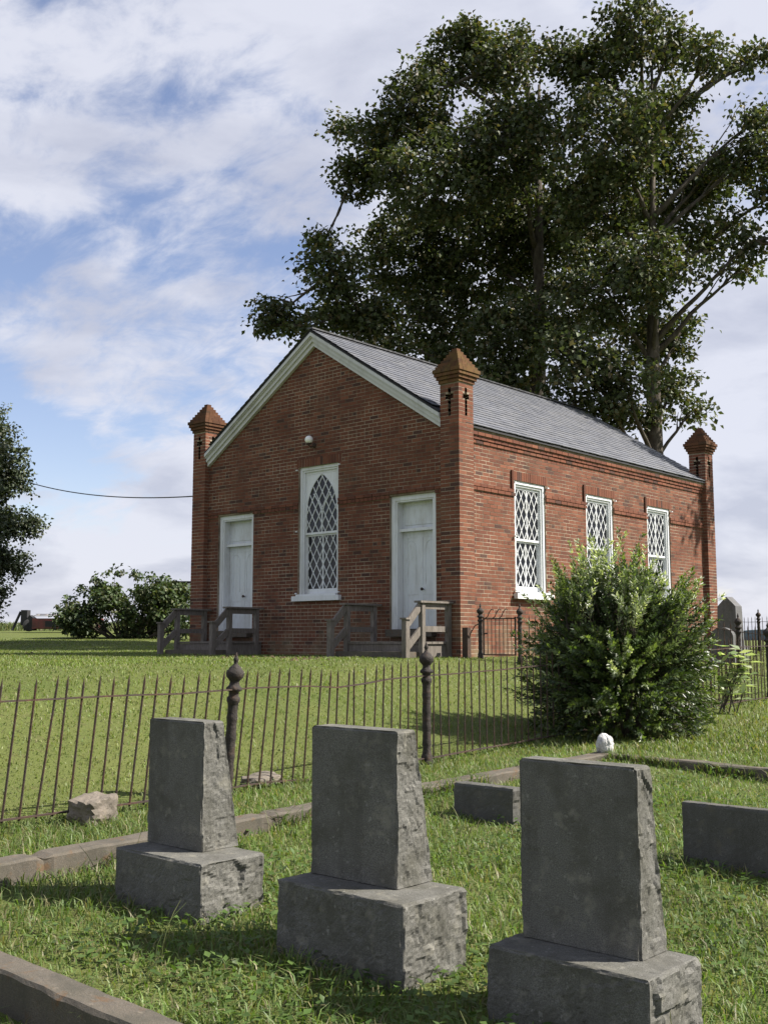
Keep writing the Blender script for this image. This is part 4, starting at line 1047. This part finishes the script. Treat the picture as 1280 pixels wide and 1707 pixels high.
# ------------------------------------------------------------------ big bush on the fence line
bx, by = -6.38, 11.32; bz = gz(bx, by); bush = empty('large_bush', (bx, by, bz)); tag(bush, 'large round bush with upright shoots coloured as if glinting in sun growing through the fence', 'bush')
def leafy_shoots(starts, dirs, lens, leaf, cols, per, curl):
    Vs, Fs, Cs = [], [], []; off = 0; st = MB()
    for i in range(len(starts)):
        p = Vector(starts[i]); d = Vector(dirs[i]).normalized(); ln = lens[i]; n = 7; pts = [p.copy()]; c = Vector(curl[i])
        for k in range(n): d = (d + c/n).normalized(); p = p + d*ln/n; pts.append(p.copy())
        st.tube(pts, [.006*(1 - .8*k/n) for k in range(n + 1)], 3, cap=False)
        m = int(per*ln); t_ = rng.uniform(.25, 1, m)*n; k0 = np.minimum(t_.astype(int), n-1); fr_ = (t_ - k0)[:, None]; A = np.array([tuple(q) for q in pts])
        pos = A[k0]*(1-fr_) + A[k0+1]*fr_; ax = A[k0+1] - A[k0]; ax /= np.linalg.norm(ax, axis=1, keepdims=True)
        side = unit(m); side -= ax*(side*ax).sum(1, keepdims=True); side /= np.linalg.norm(side, axis=1, keepdims=True) + 1e-9
        up = ax*.75 + side*.8; up /= np.linalg.norm(up, axis=1, keepdims=True); nr = np.cross(up, np.cross(side, up)) + unit(m)*.35
        L_ = leaf*rng.uniform(.7, 1.2, m)
        v, f, q = leaf_cards(pos + up*L_[:, None]*.5, nr, up, L_, L_*rng.uniform(.28, .46, m), palette(m, cols[i], .16), .15)
        Vs.append(v); Fs.append(f + off); Cs.append(q); off += len(v)
    return np.concatenate(Vs), np.concatenate(Fs), np.concatenate(Cs), st
dark = [(.036, .060, .018), (.048, .078, .022), (.062, .095, .028)]; mid = [(.09, .13, .036), (.115, .16, .044), (.15, .195, .06)]; pale = [(.26, .31, .16), (.38, .42, .27), (.18, .24, .09), (.55, .58, .44)]  # pale stands in for sun glints, put into the leaf colour
S_, D_, Ln_, C_, K_ = [], [], [], [], []
RX, RY, RZ = .93, .95, 1.0
for i in range(1500):          # body of short dense twigs
    d = Vector(unit(1)[0]); d.z = d.z if d.z > -.75 else -d.z; rad = random.uniform(.35, .86)
    rad *= 1 + .35*noise.noise(d*1.9 + Vector((3, 1, 7))); p = Vector((d.x*RX*rad, d.y*RY*rad, .88 + d.z*.84*rad)); p.z = max(.03, p.z); S_.append(p); D_.append(Vector((d.x, d.y, d.z*.6 + .35))); Ln_.append(random.uniform(.25, .45)); C_.append(random.choice([dark, dark, mid])); K_.append((0, 0, random.uniform(-.2, .3)))
for i in range(620):          # skirt reaching the ground
    an = random.uniform(0, 6.283); rr = random.uniform(.45, 1.0); p = Vector((rr*RX*math.cos(an)*.95, rr*RY*math.sin(an)*.95, random.uniform(.02, .55))); S_.append(p)
    D_.append(Vector((math.cos(an), math.sin(an), random.uniform(-.3, .5)))); Ln_.append(random.uniform(.18, .34)); C_.append(random.choice([dark, mid, dark])); K_.append((0, 0, random.uniform(-.4, .1)))
for bnd in range(44):          # plumes of long upright shoots, sun glints painted in as paler leaves
    an = random.uniform(0, 6.283); rr = math.sqrt(random.random())*.80; top = random.uniform(.45, 1.0); tone = random.choice([pale, mid, pale, mid])
    pd = Vector((math.cos(an)*rr*.62 + .12*SUN_H.x + random.gauss(0, .10), math.sin(an)*rr*.62 + .12*SUN_H.y + random.gauss(0, .10), 1.0))
    for q in range(random.randint(4, 10)):
        p = Vector((rr*RX*math.cos(an) + random.gauss(0, .07), rr*RY*math.sin(an) + random.gauss(0, .07), 1.0 + .40*(1 - rr*rr)))
        S_.append(p); D_.append(pd + Vector((random.gauss(0, .10), random.gauss(0, .10), 0))); Ln_.append(top*random.uniform(.6, 1.08)*(1.15 - .45*rr)); C_.append(tone); K_.append((random.gauss(0, .18), random.gauss(0, .18), -.22))
for i in range(90):           # low arching shoots to the left front
    an = random.uniform(2.2, 5.4); p = Vector((.62*math.cos(an), .62*math.sin(an), random.uniform(.25, 1.0))); S_.append(p); D_.append(Vector((math.cos(an), math.sin(an), random.uniform(.15, .8)))); Ln_.append(random.uniform(.45, .8)); C_.append(random.choice([mid, mid, dark, pale])); K_.append((0, 0, random.uniform(-.5, .1)))
v, f, q, st = leafy_shoots(S_, D_, Ln_, .062, C_, 78, K_)
link('foliage', np_mesh('foliage', v, [f], np.clip(q, .004, .9)), M['bush'], bush)
for k in range(22):
    an = k*.9; limb(st, (.12*math.cos(an), .12*math.sin(an), -.05), (.75*math.cos(an), .75*math.sin(an), random.uniform(.7, 1.4)), .022, .008, .4, 7, 700 + k)
st.build('stems', M['bark'], bush)
# broad-leaved weed at the right foot of the bush
px, py = -6.35, 14.25; pz = gz(px, py); wd_ = empty('broadleaf_weed', (px, py, pz)); tag(wd_, 'tall weed with big pale leaves at the right foot of the bush', 'weed')
mb = MB(); Cc, Nn, Uu = [], [], []
for s_ in range(8):
    a = Vector((random.uniform(-.15, .15), random.uniform(-.15, .15), 0)); tx_, ty_ = cw(random.uniform(-.25, .42), random.uniform(-.2, .1)); b = Vector((tx_, ty_, random.uniform(.55, .95)))
    pts = limb(mb, a, b, .010, .004, .4, 8, 900 + s_)
    for k in range(2, 8):
        for q in range(2):
            d = Vector((random.gauss(.2, 1), random.gauss(-.2, 1), random.uniform(-.1, .3))).normalized(); Cc.append(pts[k] + d*.08); Uu.append(d); Nn.append((random.gauss(0, .3), random.gauss(0, .3), 1))
mb.build('stem', M['bush'] if False else M['bark'], wd_)
n = len(Cc); v, f, q = leaf_cards(np.array([tuple(c) for c in Cc]), np.array(Nn), np.array([tuple(c) for c in Uu]), rng.uniform(.14, .24, n), rng.uniform(.08, .14, n), palette(n, [(.36, .42, .27), (.26, .34, .17), (.48, .52, .38)], .1), .12)
link('leaves', np_mesh('leaves', v, [f], q), M['bush'], wd_)

# ------------------------------------------------------------------ grass
def blades(X, Y, h, w, lean, cols, zoff=0.):
    n = len(X); Z = terrain(X, Y) - .006 + zoff; an = rng.uniform(0, 2*np.pi, n); d = np.stack([np.cos(an), np.sin(an)], 1); fa = an + np.pi/2 + rng.normal(0, .5, n); s = np.stack([np.cos(fa), np.sin(fa)], 1)*w[:, None]*.5
    B = np.stack([X, Y], 1); l = (lean*h)[:, None]
    def pt(xy, z): return np.concatenate([xy, z[:, None]], 1)
    v = np.stack([pt(B - s, Z), pt(B + s, Z), pt(B + d*l*.28 + s*.8, Z + h*.55), pt(B + d*l*.28 - s*.8, Z + h*.55), pt(B + d*l, Z + h*(1 - .28*lean))], 1).reshape(-1, 3)
    i = np.arange(n)*5
    return v, np.stack([i, i+1, i+2, i+3], 1), np.stack([i+3, i+2, i+4], 1), np.repeat(cols, 5, 0)
def blocked(X, Y):
    b = (X < CX + .02) & (Y > CYY - .02) & (X > CX - W - .02) & (Y < CYY + L + .02)
    b |= (X > -5.37) & (X < -5.19) & (Y > 2) & (Y < 9.13)
    b |= (X > -5.37) & (Y > 8.97) & (Y < 9.13)
    b |= (X > -5.37) & (X < .6) & (Y > 2.07) & (Y < 2.225)
    for a0, a1, c0, c1 in ((-4.6, -3.92, 3.17, 3.56), (-3.41, -2.72, 3.16, 3.56), (-2.35, -1.72, 3.18, 3.54), (-4.72, -4.22, 6.02, 6.19), (-2.9, -2.05, 5.78, 5.9)):
        b |= (X > a0) & (X < a1) & (Y > c0) & (Y < c1)
    for xl_, xr_ in ((-7.2, -5.42), (-2.08, -.22)): b |= (X > CX + xl_) & (X < CX + xr_) & (Y > CYY - 1.15)
    return b
def sample(n, r0, r1, a0, a1, pw):
    u = rng.random(n); r = (r0**pw + u*(r1**pw - r0**pw))**(1/pw); th = rng.uniform(math.radians(a0), math.radians(a1), n)
    Xc, Yc = r*np.sin(th), r*np.cos(th); return Xc*CY - Yc*SY, Xc*SY + Yc*CY, r
def patch(X, Y, s): return np.array([noise.noise((a*s, b*s, 3.3)) for a, b in zip(X, Y)])
def grass_obj(name, X, Y, h, w, lean, cols, label):
    v, q, t3, c = blades(X, Y, h, w, lean, cols); me = np_mesh(name, v, [q, t3], np.clip(c, .005, .8)); o = link(name, me, M['grass']); tag(o, label, 'grass', kind='stuff'); return o
# unmown grass in the plot and along the fence
X, Y, r = sample(150000, 2.2, 13.5, -31, 31, 1.15)
k = (X > FX - .10) & ~blocked(X, Y); X, Y, r = X[k], Y[k], r[k]; pn = patch(X, Y, 1.4); n = len(X)
h = rng.uniform(.030, .085, n)*(1 + .55*pn)*np.where(Y > 9.1, .8, 1); w = rng.uniform(.0035, .0075, n)*(1 + .035*r)
cols = palette(n, [(.107, .168, .038), (.129, .194, .045), (.084, .138, .031), (.163, .206, .069), (.206, .189, .095)], .16)*(1 + .22*patch(X, Y, .8)[:, None])
grass_obj('plot_grass', X, Y, h, w, rng.uniform(.3, 1.5, n), cols, 'ragged green grass growing between the graves')
X, Y, r = sample(70000, 11, 34, -6, 30, .9)
k = (X > FX - .05) & ~blocked(X, Y) & (Y > 9.2); X, Y, r = X[k], Y[k], r[k]; n = len(X); pn = patch(X, Y, .9)
grass_obj('verge_grass', X, Y, rng.uniform(.04, .10, n)*(1 + .4*pn), rng.uniform(.005, .009, n)*(1 + .05*r), rng.uniform(.3, 1.1, n), palette(n, [(.125, .172, .041), (.148, .189, .050), (.103, .148, .036), (.198, .181, .077)], .16)*(1 + .25*pn[:, None]), 'uneven grass right of the bush beyond the plot kerb')
n = 9000; tt = rng.random(n); wh = rng.integers(0, 5, n)
X = np.select([wh == 0, wh == 1, wh == 2, wh == 3], [-5.19 + 0*tt, -5.375 + 0*tt, -5.2 + 5*tt, -5.2 + 5*tt], -5.2 + 5*tt); Y = np.select([wh == 0, wh == 1, wh == 2, wh == 3], [2.2 + 6.8*tt, 2.2 + 6.9*tt, 2.23 + 0*tt, 8.97 + 0*tt], 9.135 + 0*tt)
pn = patch(X, Y, 2.2); k = pn > -.12; X, Y, pn = X[k] + rng.normal(0, .012, k.sum()), Y[k] + rng.normal(0, .012, k.sum()), pn[k]; n = len(X)
grass_obj('kerb_grass', X, Y, rng.uniform(.07, .17, n)*(1 + .5*pn), rng.uniform(.004, .008, n), rng.uniform(.4, 1.3, n), palette(n, [(.107, .168, .038), (.138, .194, .048), (.084, .138, .031), (.206, .189, .095)], .16), 'long grass lapping over the edges of the plot kerbs')
# mown lawn up to the church
X, Y, r = sample(230000, 7.0, 46, -29, 29, .75)
k = (X < FX - .05) & ~blocked(X, Y); X, Y, r = X[k], Y[k], r[k]; n = len(X); pn = patch(X, Y, .7)
pn2 = patch(X, Y, 2.6); h = rng.uniform(.02, .055, n)*(1 + .35*pn + .45*pn2); w = rng.uniform(.004, .008, n)*(1 + .05*r)
cols = np.array([.86, 1.0, .92])*(1 + .22*pn2[:, None])*palette(n, [(.155, .185, .045), (.179, .203, .053), (.129, .163, .038), (.202, .202, .073), (.206, .172, .086)], .16)*(1 + .25*pn[:, None])
grass_obj('lawn_grass', X, Y, h, w, rng.uniform(.3, 1.2, n), cols, 'mown yellow green lawn between fence and church')
# rough grass far left at the edge of the field
X, Y, r = sample(30000, 34, 75, -27, -4, 1.0); k = ~blocked(X, Y); Xc = X*CY + Y*SY; Yc = -X*SY + Y*CY
k &= (Yc > 54.5); X, Y, r = X[k], Y[k], r[k]; n = len(X)
grass_obj('field_grass', X, Y, rng.uniform(.15, .45, n), rng.uniform(.03, .06, n), rng.uniform(.2, .7, n), palette(n, [(.075, .105, .035), (.10, .125, .045), (.13, .13, .06)], .15), 'tall rough grass at the far field edge')
X, Y, r = sample(9000, 2.3, 12, -30, 30, 1.1); k = (X > FX) & ~blocked(X, Y); X, Y, r = X[k], Y[k], r[k]; n = len(X)
grass_obj('dead_thatch', X, Y, rng.uniform(.015, .035, n), rng.uniform(.003, .006, n)*(1 + .03*r), rng.uniform(2.0, 3.2, n), palette(n, [(.30, .25, .15), (.24, .19, .11), (.20, .17, .09)], .15), 'dry straw lying between the green blades')
# clover and broad weeds low in the plot
X, Y, r = sample(16000, 2.3, 10, -30, 30, 1.1); k = (X > -5.2) & (Y > 2.15) & (Y < 9) & ~blocked(X, Y) & (patch(X, Y, 1.1) > .0); X, Y = X[k], Y[k]; n = len(X)
C3 = np.stack([X, Y, terrain(X, Y) + rng.uniform(.02, .07, n)], 1); up = unit(n); up[:, 2] *= .25; v, f, q = leaf_cards(C3, unit(n)*.35 + np.array([0, 0, 1.]), up, rng.uniform(.025, .055, n), rng.uniform(.018, .035, n), palette(n, [(.075, .13, .03), (.10, .16, .04), (.06, .10, .024)], .12), .1)
o = link('ground_weeds', np_mesh('ground_weeds', v, [f], q), M['grass']); tag(o, 'low clover and broad leaved weeds among the grass', 'weeds', kind='stuff')
# clods of dug earth on the lawn before the church
mb = MB()
for k in range(46):
    q = random.choice([(-13.4, 12.9), (-14.6, 12.6), (-15.6, 13.2), (-12.6, 12.2), (-21.5, 12.8), (-22.5, 13.4)]); x, y = q[0] + random.gauss(0, .35), q[1] + random.gauss(0, .25); z = gz(x, y); r = random.uniform(.03, .10)
    prof = [(r*(1.0 - .12*j*j)*(1 + .2*random.random()), j*r*.20 - .02) for j in range(3)] + [(.004, r*.5)]; mb.lathe(prof, x, y, 7); 
    for j in range(1, 29):
        v_ = mb.v[-j]; mb.v[-j] = (v_[0] + random.gauss(0, .008), v_[1] + random.gauss(0, .008), v_[2])
    for j in range(len(mb.v) - 28, len(mb.v)): mb.v[j] = (mb.v[j][0], mb.v[j][1], mb.v[j][2] + z)
tag(mb.build('soil_clods', M['soil']), 'brown clods of dug earth scattered on the lawn near the steps', 'soil', kind='stuff')
# tall seed stalks, each a thin bent stem
mb = MB()
for k in range(70):
    X, Y, r = sample(1, 2.5, 7.5, -24, 24, 1.2); X, Y = float(X[0]), float(Y[0])
    if X < -5.15 or Y < 2.2 or blocked(np.array([X]), np.array([Y]))[0]: continue
    z = gz(X, Y); an = random.uniform(0, 6.283); hh = random.uniform(.14, .30); ln = random.uniform(.15, .5)*hh
    pts = [(X + math.cos(an)*ln*t_*t_, Y + math.sin(an)*ln*t_*t_, z + hh*t_*(1 - .12*t_)) for t_ in (0, .3, .55, .8, 1)]
    mb.tube(pts, [.0018, .0016, .0014, .0016, .0008], 4, col=random.choice([(.22, .24, .10), (.30, .30, .16), (.16, .20, .07)]))
tag(mb.build('seed_stalks', M['grass']), 'thin tall seed stalks standing above the plot grass', 'grass', kind='stuff')
